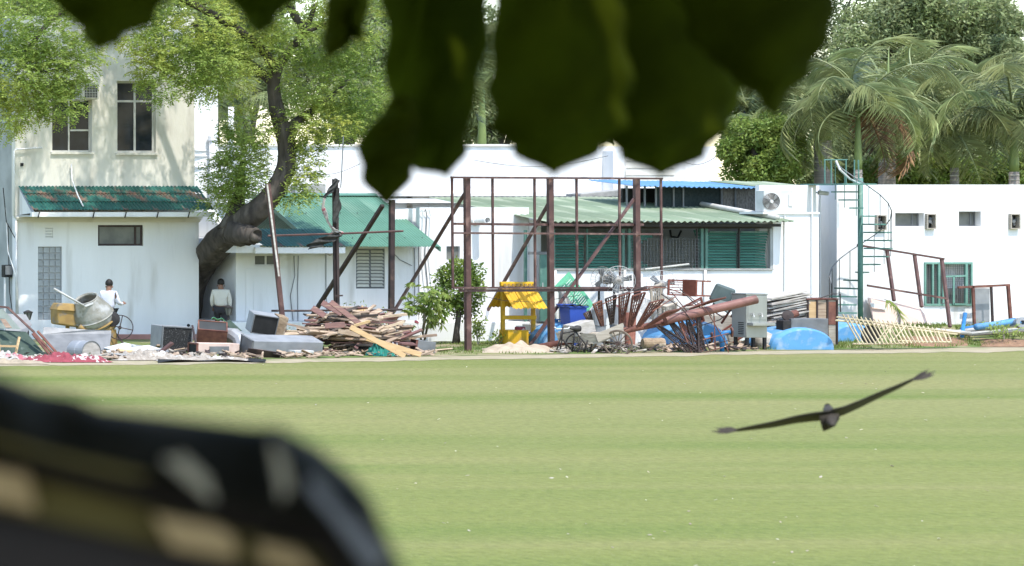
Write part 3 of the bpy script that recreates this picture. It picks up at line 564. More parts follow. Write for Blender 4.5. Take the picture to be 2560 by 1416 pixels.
# green grille window
t = thing('grille_window', 'green framed window grille with wire mesh and hinged pane', 'window', (X(2372, D), D, g1[2]))
for a, b, c, e in ((2312, 656, 2432, 661), (2312, 760, 2432, 765), (2312, 661, 2316, 760), (2428, 661, 2432, 760), (2331, 661, 2335, 760), (2346, 661, 2351, 760), (2414, 661, 2420, 760)): rb_ = MB(); rbox(rb_, a, b, c, e, D-.04, .06); obj('frame_bar', rb_, grillgreen, t)
mb = MB()
for i in range(22): mb.box(X(2314+5.4*i, D)-.004, X(2314+5.4*i, D)+.004, D+.02, D+.028, g1[2], g1[3])
for j in range(20): mb.box(g1[0], g1[1], D+.028, D+.036, g1[2]+.063*j, g1[2]+.063*j+.008)
obj('wire_mesh', mb, galvdark, t); obj('pane', MB().box(g1[0]+.01, X(2374, D), D+.2, D+.21, g1[2]+.01, g1[3]-.01), greyglass, t); obj('pane', MB().box(X(2376, D), g1[1]-.01, D+.22, D+.23, g1[2]+.01, Z(722, D)), greyglass, t)
ol = obj('open_leaf', MB().add([], []), grillgreen, t) if False else None
mb = MB(); A = lambda px, py, dd=0: P(px, py, D-.08+dd)
for a, b in (((2356, 692), (2414, 690)), ((2358, 692), (2358, 758)), ((2384, 692), (2384, 724)), ((2384, 724), (2384, 762)), ((2384, 761), (2418, 761))): mb.beam(A(*a), A(*b), .05, .03)
obj('hinged_leaf', mb, grillgreen, t)
obj('inner_wall', MB().box(X(2372, D), X(2432, D), D+.31, D+.36, g1[2]-.2, g1[3]+.2), white, t)
# ================================================================ SPIRAL STAIR
D4 = 78.9
st = thing('spiral_staircase', 'green steel spiral staircase against the white wall at right', 'staircase', (X(2152, D4), D4, .3))
cx_ = X(2151, D4); Rr = .76
obj('pole', MB().tube((cx_, D4, .3), (cx_, D4, Z(446, D4)), .065, 16), stairgreen, st, sm=True); obj('pole_extension', MB().tube((cx_-.05, D4, Z(446, D4)), (cx_-.06, D4, Z(400, D4)), .02, 8), stairgreen, st)
ang = lambda k: R(182+23.0*k)  # first (top) tread points left, then turns through the front
hr = []; tread = None
for k in range(16):
    z = Z(482+20.2*k, D4); a = ang(k); a2 = a+R(25)
    if tread is None:
        e1 = Vector((math.cos(-R(13)), math.sin(-R(13)), 0)); e2 = Vector((math.cos(R(13)), math.sin(R(13)), 0))
        me_ = MB().slab([e1*.09, e1*Rr, e2*Rr, e2*.09], (0, 0, .04)); o = obj('tread', MB().add([Vector(v)+LOC[st] for v in me_.v], me_.f), stairgreen, st); tread = o
    else: o = tread.copy(); col.objects.link(o); o.parent = st; LOC[o] = LOC[st]
    o.location = (cx_-LOC[st].x, 0, z-.3); o.rotation_euler = (0, 0, a)
    rim = Vector((cx_+Rr*.97*math.cos(a), D4+Rr*.97*math.sin(a), z)); hr.append(rim+Vector((0, 0, .86)))
    obj('baluster', MB().tube(rim-Vector((0, 0, .2)), rim+Vector((0, 0, .86)), .009, 6), blacksteel if k > 3 else stairgreen, st)
obj('handrail', MB().path(hr, .014, 8), galvdark, st, sm=True)
pz = Z(463, D4); px0, px1 = X(2062, D4), X(2146, D4)
obj('landing', MB().box(px0, px1, D4-.75, D4+1.05, pz, pz+.04), stairgreen, st)
for px in (2062, 2078, 2115, 2136): obj('landing_post', MB().tube(P(px, 462, D4+.5), P(px, 400, D4+.5), .018, 6), stairgreen, st)
obj('landing_rail', MB().tube(P(2060, 400, D4+.5), P(2118, 400, D4+.5), .018, 6), stairgreen, st); obj('entry_rail', MB().path([P(2090, 402, D4-.3), P(2100, 425, D4-.4), P(2125, 448, D4-.4), P(2150, 461, D4-.2)], .028, 8), alu, st)
# ================================================================ SIGHT SCREEN FRAMES
def dS(px): return 73.3+(px-1167)*(3.9/425)
def S(px, py, dd=0.0): return P(px, py, dS(px)+dd)
scr = thing('sight_screen_frame', 'tall brown steel sight screen frame with three posts and braces', 'frame', G(1375, 869))
for px, base in ((1167, 880), (1375, 870), (1591, 862)):
    b_ = S(px+3, 600); b_.z = 0; obj('post', MB().beam(b_, S(px, 446), .13, .13), brownsteel, scr)
for px in (1130, 1231, 1336, 1441, 1548, 1652): obj('upright', MB().beam(S(px, 446, -.1), S(px+2, 722, -.1), .05), brownsteel, scr)
for a, b, y0, y1, w_ in ((1128, 1655, 444, 447, .055), (1132, 1655, 583, 586, .05), (1132, 1655, 720, 720, .05)): obj('rail', MB().beam(S(a, y0, -.16), S(b, y1, -.16), w_), brownsteel, scr)
obj('channel_rail', MB().beam(S(1150, 727, -.09), S(1655, 725, -.09), .07), brownsteel, scr)
for (a, ya_), (b, yb_) in (((1137, 560), (1330, 562)), ((1325, 561), (1480, 564)), ((1475, 563), (1607, 562))): obj('loose_rail', MB().beam(S(a, ya_, .12), S(b, yb_, .12), .065), brownsteel, scr)
for (px, py), (bx, by) in (((1163, 482), (945, 790)), ((1372, 508), (1180, 846)), ((1585, 498), (1322, 868))):
    a = S(px, py, .08); e = G(bx, by if by > 830 else 846); obj('brace', MB().beam(a, e, .066), brownsteel, scr)
obj('hanging_wire', MB().path([S(1180, 735), S(1260, 752), S(1340, 756), S(1450, 738)], .008, 4), blacksteel, scr)
obj('hanging_hook', MB().path([S(1436, 728), S(1434, 750), S(1431, 760)], .008, 4), blacksteel, scr)
# left frame
D = 75.4; q = qp(D)
lf = thing('broken_screen_frame', 'broken dark brown screen frame with leaning post behind the wood heap', 'frame', (X(845, D), D, 0))
def gz(v): v = Vector(v); v.z = 0; return v
for k, off in enumerate((-.06, .0, .06)): obj('post_section', MB().beam(gz(q(846+off*60, 700))+Vector((0, .07*abs(k-1), 0)), q(840+off*62, 448+4*k, .05*abs(k-1)), .055, .08), darksteel, lf)
obj('post', MB().beam(gz(q(992, 700, .3)), q(994, 500, .3), .12), darksteel, lf)
obj('leaning_post', MB().beam(gz(q(697, 700, -.4)), q(652, 460, -.4), .12, .07), brownsteel, lf); obj('split_edge', MB().beam(q(676, 690, -.48), q(647, 462, -.48), .04, .03), sheetwhite, lf)
for k, (a, b, c, e) in enumerate(((664, 590, 1002, 578), (674, 777, 850, 775), (850, 775, 1000, 774))): obj('rail', MB().path([q(a, b, -.12), q((a+c)/2, (b+e)/2+1, -.12), q(c, e, -.12)], .03, 6), brownsteel if k == 0 else darksteel, lf)
obj('brace', MB().beam(q(966, 514, .2), gz(G(741, 852))+Vector((0, 0, 0)), .09), darksteel, lf)
obj('bolt_plate', MB().beam(q(832, 740, -.1), q(852, 739, -.1), .04, .03), darksteel, lf)
t = obj('whip_rod', MB().path([q(848, 470, -.08), q(850, 440, -.08), q(856, 340, -.05)], .016, 5), galvdark, label='thin flexible rod rising above the dark middle post', cat='rod')
# rags on the frame
def ragmesh(pts, w_, amp=.04, seed=0, n=3):
    rr_ = random.Random(seed); mb = MB(); pts = [Vector(p) for p in pts]
    def fn(u, v):
        k = min(len(pts)-2, int(u*(len(pts)-1))); f = u*(len(pts)-1)-k; p = pts[k].lerp(pts[k+1], f); d = (pts[k+1]-pts[k]).normalized()
        s_ = d.cross(Vector((0, 1, 0))).normalized(); ww = w_[k]*(1-f)+w_[min(k+1, len(w_)-1)]*f
        return p+s_*(v-.5)*ww+Vector((0, amp*math.sin(v*9+u*14+seed), 0))
    return mb.grid(fn, len(pts)*4, n*2)
def solid(o, th=.012):
    m_ = o.modifiers.new('thick', 'SOLIDIFY'); m_.thickness = th; return o
solid(obj('torn_cloth', ragmesh([q(838, 448, -.12), q(826, 470, -.14), q(812, 485, -.14), q(803, 498, -.14)], [.12, .16, .1, .05], seed=1), cloth_dark, label='dark torn strip hanging from the top of the middle post', cat='rag', sm=True))
solid(obj('torn_cloth', ragmesh([q(840, 470, -.1), q(838, 520, -.1), q(832, 560, -.12)], [.06, .22, .12], seed=2), cloth_dark, label='dark sail of torn cloth along the middle post', cat='rag', sm=True))
solid(obj('cloth_strip', ragmesh([q(803, 496, -.16), q(801, 520, -.16), q(812, 555, -.16), q(830, 578, -.16), q(846, 584, -.16)], [.06, .08, .07, .08, .1], seed=3), cloth_white, label='white cloth strip looping down beside the middle post', cat='rag', sm=True))
solid(obj('bundled_rag', ragmesh([q(840, 586, -.25), q(815, 596, -.27), q(790, 605, -.28), q(758, 618, -.28)], [.14, .2, .22, .16], .08, 4), cloth_dark, label='dark bundled rag tied on the rail beside the middle post', cat='rag', sm=True))
obj('cloth_knot', MB().ring(q(842, 583, -.02), (.1, .2, 1), .13, .04, 14, 6), cloth_white, label='white cloth knotted round the middle post at rail height', cat='knot', sm=True)

# ================================================================ YELLOW SHELTER
D = 76.6; q = qp(D); S_ = F/D
sh = thing('yellow_shelter', 'small yellow shelter with two pitched corrugated roof slopes', 'shelter', (X(1290, D), D, 0))
for px, dd in ((1257, 0), (1333, 0)): obj('post', MB().beam(gz(q(px, 800, dd))+Vector((0, 0, 0)), q(px, 725, dd), .085), yellow, sh)
for px in (1292, 1368): pass
obj('cross_beam', MB().beam(q(1253, 794, -.05), q(1337, 794, -.05), .11, .06), yellow, sh)
obj('base_rail', MB().beam(q(1253, 838, .03), q(1337, 838, .03), .06), yellow, sh)
yf, yb_, yr_ = D-.62, D+.62, D
x0, x1 = X(1252, D), X(1337, D)
zf = Z(772, yf); zrr = Z(717, D)
ns = 3; ws = (x1-x0)/ns
s1 = obj('front_roof_sheet', corr(x0, x0+ws+.02, yf, zf, yr_, zrr, .12, .02), yellow, sh); s2 = obj('rear_roof_sheet', corr(x0, x0+ws+.02, yb_, zf, yr_, zrr, .12, .02), yellow, sh)
for k in range(1, ns): inst(s1, (ws*k, 0, .005*(k % 2)), sh); inst(s2, (ws*k, 0, .005*(k % 2)), sh)
obj('ridge_board', MB().box(x0-.02, x1+.02, yr_-.05, yr_+.05, zrr+.02, Z(705, D)), yellow, sh, bev=.015)
for k in range(8): obj('ridge_tooth', MB().box(x0+.05+k*.115, x0+.11+k*.115, yr_-.075, yr_-.051, zrr-.0, zrr+.08), yellowold, sh)
bx = obj('yellow_box', MB().box(X(1270, D-.3), X(1322, D-.3), D-.3, D+.15, .015, Z(826, D-.3)), yellow, label='plain yellow box on the ground under the yellow shelter', cat='box', bev=.01)
t = thing('red_canister', 'red and white canister standing on the yellow box', 'canister', P(1302, 826, D-.15)); z = Z(826, D-.3)
obj('can', MB().lathe((X(1300, D-.1), D-.1, z), (0, 0, 1), [(0, 0), (0, .13), (.08, .13), (.09, .1), (.09, 0)], 16), cloth_red, t); obj('lid', MB().lathe((X(1300, D-.1), D-.1, z+.091), (0, 0, 1), [(0, .1), (.02, .1), (.02, 0)], 16), paintwhite, t)
t = obj('stacked_board', MB().box(X(1264, D+.2), X(1325, D+.2), D+.2, D+.5, .012, .3), greywood, label='grey stacked boards behind the yellow box', cat='board')
obj('sand_heap', MB().grid(lambda u, v: (lambda g: Vector((g.x, g.y, .02+.32*math.sin(math.pi*u)**.8*math.sin(math.pi*v)*(.6+.5*noise.noise(Vector((u*9, v*4, 0)))))))(P(1205+190*u, 0, 72.4+2.4*v)), 40, 14), sandm, label='pale sand heap beside the first screen post', cat='sand heap', sm=True)
# ================================================================ GREEN SLATTED PANEL, BIN, TANKS
D = 77.4; q = qp(D)
t = thing('slatted_panel', 'bright green slatted plastic panel propped on one corner by the wall', 'panel', q(1445, 840)); 
c = [q(1393, 716, .1), q(1449, 681, .5), q(1500, 762, .3), q(1440, 812, -.1)]
def ql(u, v): return (c[0].lerp(c[1], u)).lerp(c[3].lerp(c[2], u), v)
for (u0, v0, u1, v1) in ((0, 0, 1, .1), (0, .9, 1, 1), (0, .1, .12, .9), (.88, .1, 1, .9), (.47, .1, .53, .9)): obj('panel_border', MB().slab([ql(u0, v0), ql(u1, v0), ql(u1, v1), ql(u0, v1)], (0, .03, 0)), green, t)
for k in range(14):
    v = .11+.79*k/14
    for u0, u1 in ((.12, .47), (.53, .88)): obj('slat', MB().slab([ql(u0, v), ql(u1, v), ql(u1, v+.034), ql(u0, v+.034)], (0, .02, 0)), green, t)
t = obj('concrete_slab', MB().slab([q(1392, 726, -.2), q(1398, 726, -.2), q(1428, 800, -.6), gz(q(1424, 830, -.6)), gz(q(1394, 830, -.2))], (0, .12, 0)), concrete, label='grey slab leaning on the wall left of the green panel', cat='slab')
D = 75.6; q = qp(D)
t = thing('wheelie_bin', 'bright blue plastic bin with a black liner', 'bin', gz(q(1446, 800)))
x0, x1 = X(1424, D), X(1468, D); zt = Z(770, D)
obj('bin_body', MB().hexa([(x0+.06, D+.05, .02), (x1-.06, D+.05, .02), (x1-.06, D+.45, .02), (x0+.06, D+.45, .02), (x0, D, zt), (x1, D, zt), (x1, D+.5, zt), (x0, D+.5, zt)]), bluebin, t, bev=.02)
obj('rim', MB().box(x0-.03, x1+.03, D-.03, D+.53, zt+.002, zt+.045), bluebin, t, bev=.01); obj('liner', MB().grid(lambda u, v: Vector((x0-.02+(x1-x0+.08)*u, D-.05+.55*v, zt+.06+.03*math.sin(u*17)*math.sin(v*11+1))), 12, 8), black, t, sm=True)
obj('lid_edge', MB().box(x0-.05, x0+.4, D+.35, D+.56, zt+.046, zt+.09), bluebin, t, bev=.01)
def halftank(name_label, px0, px1, pyb, pyt, dep, tip=0.0, knob=None, cut=.5):
    b0, b1 = G(px0, pyb), G(px1, pyb); d = b0.y; h = Z(pyt, d); cx = (b0.x+b1.x)/2; rx = (b1.x-b0.x)/2
    t_ = thing('blue_tank', name_label, 'tank', (cx, d, 0))
    def fn(u, v):  # half barrel: arch across x, extruded in depth with domed ends
        a = math.pi*u; dome = math.sin(math.pi*min(1, max(0, v)))**.35 if v not in (0, 1) else 0
        k = .86+.14*dome
        return Vector((cx-rx*math.cos(a)*k+tip*math.sin(a), d+dep*v, .01+h*math.sin(a)**.85*k))
    mb_ = MB(); mb_.grid(fn, 28, 12); n_ = 13
    mb_.add([fn(i/28, 0) for i in range(29)], [tuple(range(28, -1, -1))]); mb_.add([fn(i/28, 1) for i in range(29)], [tuple(range(29))])
    obj('shell', mb_, blue, t_, sm=False)
    if knob:
        kp = P(knob[0], knob[1], d+dep*.5); obj('inlet', MB().lathe(kp, (0, 0, 1), [(-.15, .05), (.06, .05), (.06, .1), (.09, .1), (.09, 0)], 12), bluepipe, t_)
    return t_
halftank('blue half tank behind the second screen post by the cart', 1357, 1500, 868, 808, 1.0, knob=(1391, 806))
tk = halftank('large blue tank with capped outlet pipes behind the rusty stair scrap', 1640, 1830, 869, 800, 1.0)
d_ = 73.6
for a, b, c_ in (((1752, 845), (1776, 843), 1784), ((1802, 832), (1826, 831), 1834)):
    obj('outlet_pipe', MB().path([gz(P(a[0]+3, 866, d_-.3)), P(a[0]+3, a[1]+4, d_-.3), P(a[0]+8, a[1], d_-.3), P(b[0], b[1], d_-.35)], .055, 8), bluepipe, tk, sm=True)
    obj('flange', MB().lathe(P(c_-6, b[1], d_-.35), (1, -.4, 0), [(0, 0), (0, .13), (.03, .13), (.03, 0)], 16), rust, tk)
halftank('pale blue half round tank on the grass left of the bamboo fence', 1930, 2096, 876, 819, 1.3, .0, (2012, 818))
tk2 = halftank('blue tank lying behind the bamboo fence', 2072, 2200, 864, 808, 1.1)
obj('open_end', MB().lathe(P(2176, 838, 74.7), (0, -1, 0), [(0, 0), (0, .26), (.02, .26)], 18), black, tk2)
# ================================================================ PEDESTAL FANS
def pfan(label, px, py, d, r, base_py, face, cagebent=False):
    c = P(px, py, d); t_ = thing('pedestal_fan', label, 'fan', (c.x, d+.1, 0), 'old pedestal fans by the canteen wall'); ax = Vector(face).normalized()
    u = ax.orthogonal().normalized(); v = ax.cross(u)
    mb_ = MB()
    for k in range(3): mb_.ring(c+ax*(.06-.03*k), ax, r*(1, .66, .33)[k], .006, 26, 4)
    for k in range(22):
        a = 2*math.pi*k/22; e = u*math.cos(a)+v*math.sin(a); mb_.tube(c+ax*.09+e*.05, c+ax*.05+e*r, .004, 4)
    obj('front_guard', mb_, alu if not cagebent else fanmetal, t_)
    for k in range(3):
        a = 2*math.pi*k/3+.5; e = u*math.cos(a)+v*math.sin(a); f_ = v*math.cos(a)-u*math.sin(a)
        obj('blade', MB().slab([c+e*.06-f_*.04, c+e*r*.82-f_*.07, c+e*r*.85+f_*.1+ax*.04, c+e*.06+f_*.05], ax*.006), galvdark, t_)
    obj('motor', MB().lathe(c-ax*.03, -ax, [(-.06, .0), (-.06, .06), (0, .13), (.12, .14), (.26, .1), (.28, 0)], 18), fanmetal, t_, sm=True)
    obj('stand', MB().path([(c.x, d+.2, .0), (c.x, d+.2, c.z-.1), c-ax*.1], .028, 8), blacksteel, t_)
    obj('base', MB().lathe((c.x, d+.2, .0), (0, 0, 1), [(0, 0), (.0, .25), (.04, .24), (.08, .06), (.08, 0)], 18), blacksteel, t_)
pfan('rusty pedestal fan with bare cage left of the pair', 1508, 698, 76.5, .34, 800, (-1, -.35, .1), True)
pfan('pedestal fan with round motor facing the field', 1546, 702, 76.3, .40, 800, (-.35, -1, .05))
pfan('clear caged pedestal fan right of the third screen post', 1654, 713, 76.2, .40, 800, (-.2, -1, .15))
# ================================================================ CYCLE CART
D = 72.6; q = qp(D)
ct = thing('cycle_cart', 'old cycle cart with wooden box and spoked wheel, front wheel missing', 'cart', gz(q(1465, 880)))
def wheel(c, ax, r, m_, parent, n=12):
    w_ = obj('wheel', MB().ring(c, ax, r, .026, 32, 6), m_, parent); ax = Vector(ax).normalized(); u = ax.orthogonal().normalized(); v = ax.cross(u)
    for k in range(n): a = 2*math.pi*k/n; e = u*math.cos(a)+v*math.sin(a); obj('spoke', MB().tube(c+e*.04, c+e*r, .012, 4), wheelwood, w_)
    obj('hub', MB().lathe(c-ax*.06, ax, [(0, 0), (0, .05), (.12, .05), (.12, 0)], 10), darksteel, w_)
wheel(q(1525, 857.5, -.35), (-.72, -.55, 0), .335, wheelwood, ct); wheel(q(1500, 852, .75), (-.72, -.55, 0), .335, wheelwood, ct)
def bq(px, py, dd): return q(px, py, dd)
obj('side_board', MB().slab([bq(1478, 834, -.2), bq(1546, 807, -.2), bq(1548, 828, -.2), bq(1484, 855, -.2)], (.02, .04, 0)), greywood, ct)
obj('side_board', MB().slab([bq(1428, 832, .6), bq(1490, 812, .6), bq(1492, 834, .6), bq(1430, 852, .6)], (.02, .04, 0)), greywood, ct)
obj('front_board', MB().slab([bq(1416, 834, .5), bq(1478, 834, -.16), bq(1484, 855, -.16), bq(1424, 856, .5)], (.03, .03, 0)), greywood, ct)
obj('floor_board', MB().slab([bq(1424, 855, .5), bq(1484, 856, -.16), bq(1549, 829, -.16), bq(1492, 833, .58)], (0, 0, -.04)), greywood, ct)
obj('carton', MB().obox(q(1465, 822, .3), (.6, .4, .3), rotm(0, -14, 8)), sheetwhite, ct)
obj('axle', MB().tube(q(1525, 857.5, -.35), q(1500, 852, .75), .03), darksteel, ct)
fr = lambda *pts: [q(a, b, .0) for a, b in pts]
for nm, pts, r_ in (('fork', [(1404, 826), (1400, 850), (1388, 886)], .018), ('fork', [(1407, 828), (1404, 855), (1398, 886)], .018), ('head_tube', [(1407, 818), (1402, 850)], .026), ('top_tube', [(1406, 834), (1438, 828)], .02), ('down_tube', [(1404, 846), (1431, 878)], .022), ('seat_tube', [(1438, 822), (1431, 878)], .02), ('chain_stay', [(1431, 878), (1480, 868)], .016), ('seat_stay', [(1438, 828), (1464, 862), (1460, 884)], .018), ('handlebar', [(1386, 818), (1392, 823), (1420, 822), (1424, 818)], .018), ('stand_leg', [(1470, 850), (1458, 888)], .018), ('stand_leg', [(1455, 848), (1442, 888)], .018)): obj(nm, MB().path(fr(*pts), r_, 6), paintwhite if nm == 'handlebar' else blacksteel, ct, sm=True)
obj('saddle', MB().lathe(q(1426, 822, 0), (1, 0, .0), [(0, .02), (.08, .05), (.18, .09), (.25, .08), (.27, 0)], 10), blacksteel, ct, sm=True)
obj('chain_ring', MB().ring(q(1432, 876, -.05), (-.5, -1, 0), .1, .014, 20, 5), blacksteel, ct)
obj('rear_wheel', MB().ring(q(1452, 862, .1), (-.3, -1, 0), .3, .02, 26, 5), blacksteel, ct)
for k in range(14): a = 2*math.pi*k/14; obj('thin_spoke', MB().tube(q(1452, 862, .1), q(1452, 862, .1)+Vector((math.cos(a)*.29, 0, math.sin(a)*.29)), .006, 4), blacksteel, ct)
# ================================================================ DISMANTLED SPIRAL STAIR SCRAP
D = 72.9; q = qp(D)
ss = thing('dismantled_stair', 'rusty dismantled spiral stair pole with lattice treads lying tilted', 'scrap', gz(q(1740, 885)))
pa, pb = q(1388, 874, .9), q(1690, 803, .1); pc, pd = q(1660, 801, -.05), q(1872, 748, -.3)
obj('pole', MB().tube(pa, pb, .085, 14), rust, ss, sm=True); obj('outer_pipe', MB().lathe(pc, pd-pc, [(0, 0), (0, .115), ((pd-pc).length, .115), ((pd-pc).length, .09), ((pd-pc).length-.3, .09), ((pd-pc).length-.3, 0)], 20), pipebrown, ss)
def lat(b, t_, w0, w1, dd0, dd1, side):
    b0, t0 = q(b[0], b[1], dd0), q(t_[0], t_[1], dd1); d = t0-b0; s_ = Vector(side).normalized(); nrm = d.cross(s_).normalized()
    mb_ = MB(); f0 = lambda u, v: b0+d*u+s_*(v-.5)*(w0+(w1-w0)*u)
    mb_.beam(f0(0, 0), f0(1, 0), .03, .05); mb_.beam(f0(0, 1), f0(1, 1), .03, .05); mb_.beam(f0(1, 0), f0(1, 1), .03, .05); mb_.beam(f0(0, 0), f0(0, 1), .03)
    nn = 9
    for i in range(1, nn): mb_.beam(f0(i/nn, 0), f0(i/nn, 1), .014, .03)
    for j in (.25, .5, .75): mb_.beam(f0(.05, j), f0(1, j), .014, .03)
    obj('lattice_tread', mb_, rust if (b[0] % 3) else darksteel, ss)
TR = [((1503, 825), (1476, 782)), ((1523, 816), (1496, 757)), ((1545, 810), (1524, 743)), ((1565, 815), (1553, 736)), ((1586, 818), (1583, 735)), ((1604, 818), (1622, 752)), ((1621, 818), (1656, 775)), ((1732, 772), (1764, 746))]
for i, (b, t_) in enumerate(TR): lat(b, t_, .08, .30+.02*(i % 3), .35-.04*i, .15-.1*i, (.8, .5-.15*i, .25))
for i, (b, t_) in enumerate([((1650, 815), (1716, 876)), ((1680, 806), (1724, 880)), ((1700, 803), (1731, 881)), ((1716, 800), (1737, 880)), ((1740, 793), (1742, 876))]): lat(b, t_, .08, .28, .1-.05*i, -.2, (.8, -.4+.2*i, .25))
RODS = [[(1596, 716), (1645, 719), (1700, 738), (1745, 775), (1790, 850), (1800, 880)], [(1640, 735), (1690, 770), (1740, 830), (1762, 878)], [(1672, 730), (1720, 790), (1755, 845)], [(1735, 820), (1800, 800), (1812, 790)], [(1736, 848), (1800, 832)], [(1742, 868), (1808, 850)], [(1745, 884), (1802, 868)], [(1785, 780), (1790, 880)], [(1765, 790), (1766, 870)], [(1530, 738), (1600, 716), (1650, 716)], [(1500, 760), (1560, 735), (1650, 716)], [(1700, 722), (1740, 762), (1780, 790)], [(1610, 778), (1670, 740)], [(1660, 790), (1710, 760)]]
for k, pts in enumerate(RODS): obj('bent_rod', MB().path([q(a, b, -.35+.12*(k % 4)) for a, b in pts], .013, 5), darksteel if k % 2 else rust, ss)
# logs
obj('log_stump', MB().lathe(G(1606, 876)+Vector((0, 0, .165)), (1, -.25, 0), [(0, 0), (0, .15), (.06, .17), (.25, .165), (.45, .175), (.52, .16), (.53, 0)], 16), stumpwood, label='short pale log lying on the grass before the third screen post', cat='log')
obj('log_stump', MB().lathe(G(1612, 866)+Vector((0, 0, .12)), (1, -.1, 0), [(0, 0), (0, .13), (.3, .15), (.4, .14), (.4, 0)], 14), greywood, label='smaller grey log behind the pale log', cat='log')
# ================================================================ CHAIRS AND CLUTTER RIGHT OF THE STAIR SCRAP
def chair(label, c, rot, m_=chairwood, back='slat', padm=None):
    t_ = thing('wooden_chair', label, 'chair', c, 'old chairs heaped by the water cooler'); c = Vector(c); T = lambda v: c+rot@Vector(v)
    for sx in (-.2, .2):
        obj('leg', MB().beam(T((sx, -.2, 0)), T((sx, -.2, .44)), .04), m_, t_); obj('leg', MB().beam(T((sx, .2, 0)), T((sx, .24, .92)), .04), m_, t_); obj('stretcher', MB().beam(T((sx, -.2, .2)), T((sx, .2, .2)), .025), m_, t_)
    obj('seat', MB().obox(T((0, 0, .46)), (.46, .46, .05), rot), padm or m_, t_, bev=.01); obj('stretcher', MB().beam(T((-.2, -.2, .25)), T((.2, -.2, .25)), .025), m_, t_)
    obj('top_rail', MB().beam(T((-.22, .24, .92)), T((.22, .24, .92)), .05, .03), m_, t_)
    if back == 'slat':
        for k in range(5): obj('back_slat', MB().beam(T((-.15+.075*k, .22, .5)), T((-.15+.075*k, .24, .9)), .02), m_, t_)
    else: obj('back_pad', MB().obox(T((0, .21, .7)), (.4, .05, .36), rot), padm, t_, bev=.02)
D = 75.4; q = qp(D); greypad = mat('grey_vinyl', (.10, .13, .125), (.075, .1, .095), 3, .5)
palechair = mat('pale_chair', (.5, .44, .36), (.4, .34, .27), 4, .7)
chair('brown wooden chair lying on its back on top of the heap', q(1766, 722, .1), rotm(0, -88, 12))
chair('brown chair tilted on its side in the middle of the heap', q(1722, 800, .3), rotm(20, 65, 30)); chair('dark grey padded chair leaning at the right of the heap', q(1805, 790, .1), rotm(-40, 25, 200), chairwood, 'pad', greypad)
chair('pale slatted chair back at the left of the heap', q(1690, 800, .5), rotm(10, -15, 20), palechair); chair('brown chair standing upright low in the heap', Vector((X(1740, D+.7), D+.7, .02)), rotm(0, 0, 25)); chair('brown chair legs sticking out right of the blue tank', Vector((X(1815, 76), 76, .25)), rotm(55, 10, 70))
obj('cushion', MB().obox(q(1800, 737, -.1), (.5, .16, .5), rotm(5, 22, -20)), greypad, label='big dark grey cushion on the chair heap', cat='cushion', bev=.06)
obj('wooden_crate', MB().obox(q(1717, 778, -.3), (.42, .4, .26), rotm(0, -8, 10)), greywood, label='small grey wooden box resting on the stair scrap', cat='box', bev=.01)
obj('wooden_crate', MB().obox(q(1682, 789, -.2), (.4, .35, .2), rotm(0, -6, 5)), sheetwhite, label='pale box wedged under the chairs above the rusty pipe', cat='box', bev=.01)
obj('heap_base', MB().obox(Vector((X(1745, 76.3), 76.3, .45)), (1.7, .8, .85), rotm(0, 0, 4)), greywood, label='old cupboard buried under the heap of chairs', cat='cupboard', bev=.02)
for k, (a, b, w_, h_, lab) in enumerate(((1600, 770, .8, .5, 'white tarpaulin bundle behind the third screen post'), (1655, 765, .6, .7, 'crumpled white sheet left of the chairs'), (1545, 790, .5, .6, 'white sack behind the lattice treads'))):
    c_ = P(a, b, 76.4); obj('cloth_bundle', MB().grid(lambda u, v: c_+Vector(((u-.5)*w_*1.3*(1-.3*v), -.1+.3*math.sin(u*3.1)*(v-.2)+.05*math.sin(u*23+v*9), -c_.z+.02+(c_.z+h_*.4)*v+.06*math.sin(u*11+k))), 16, 8), cloth_white if k else paintwhite, label=lab, cat='tarpaulin', sm=True)
for k, (a, b, r_) in enumerate(((1498, 792, .16), (1540, 788, .15), (1575, 800, .14))):
    d_ = 74.8; t_ = thing('metal_bucket', ('galvanised bucket behind the first lattice tread', 'grey bucket among the lattice treads', 'red topped can behind the lattice treads')[k], 'bucket', (X(a, d_), d_, 0)); hgt = Z(b-18, d_)
    obj('bucket_body', MB().lathe((X(a, d_), d_, 0), (0, 0, 1), [(.0, 0), (.0, r_*.85), (hgt, r_*1.1), (hgt, r_), (hgt-.2, r_*.95), (hgt-.2, 0)], 16), galv if k < 2 else brickm, t_); obj('hoop', MB().ring((X(a, d_), d_, hgt*.6), (0, 0, 1), r_*1.03, .015, 18, 5), galvdark, t_)
# water cooler
D = 74.0; q = qp(D)
wc = thing('water_cooler', 'tall stainless steel water cooler with two taps and drip tray', 'water cooler', gz(q(1895, 850))); x0, x1, xb = X(1866, D), X(1918, D), .62; z0, z1 = Z(845, D), Z(738, D)
obj('cabinet', MB().box(x0, x1, D, D+xb, z0, z1), steelss, wc, bev=.012); obj('lid', MB().box(x0-.015, x1+.015, D-.015, D+xb+.01, z1+.003, z1+.04), steelss, wc, bev=.008)
obj('front_panel', MB().box(x0+.04, x1-.03, D-.012, D-.002, Z(800, D), z1-.04), steelss, wc, bev=.004)
for px in (1879, 1900): tp = obj('tap', MB().path([q(px, 788, 0), q(px, 788, -.09), q(px, 793, -.1)], .018, 8), alu, wc); obj('tap_lever', MB().lathe(q(px, 787, -.07), (0, 0, 1), [(0, .02), (.04, .03), (.045, 0)], 8), alu, tp)
obj('drip_tray', MB().hexa([q(1868, 814, -.24), q(1924, 814, -.24), q(1920, 814, 0), q(1868, 814, 0), q(1868, 807, -.24), q(1924, 807, -.24), q(1920, 807, 0), q(1868, 807, 0)]), steelss, wc, bev=.005)
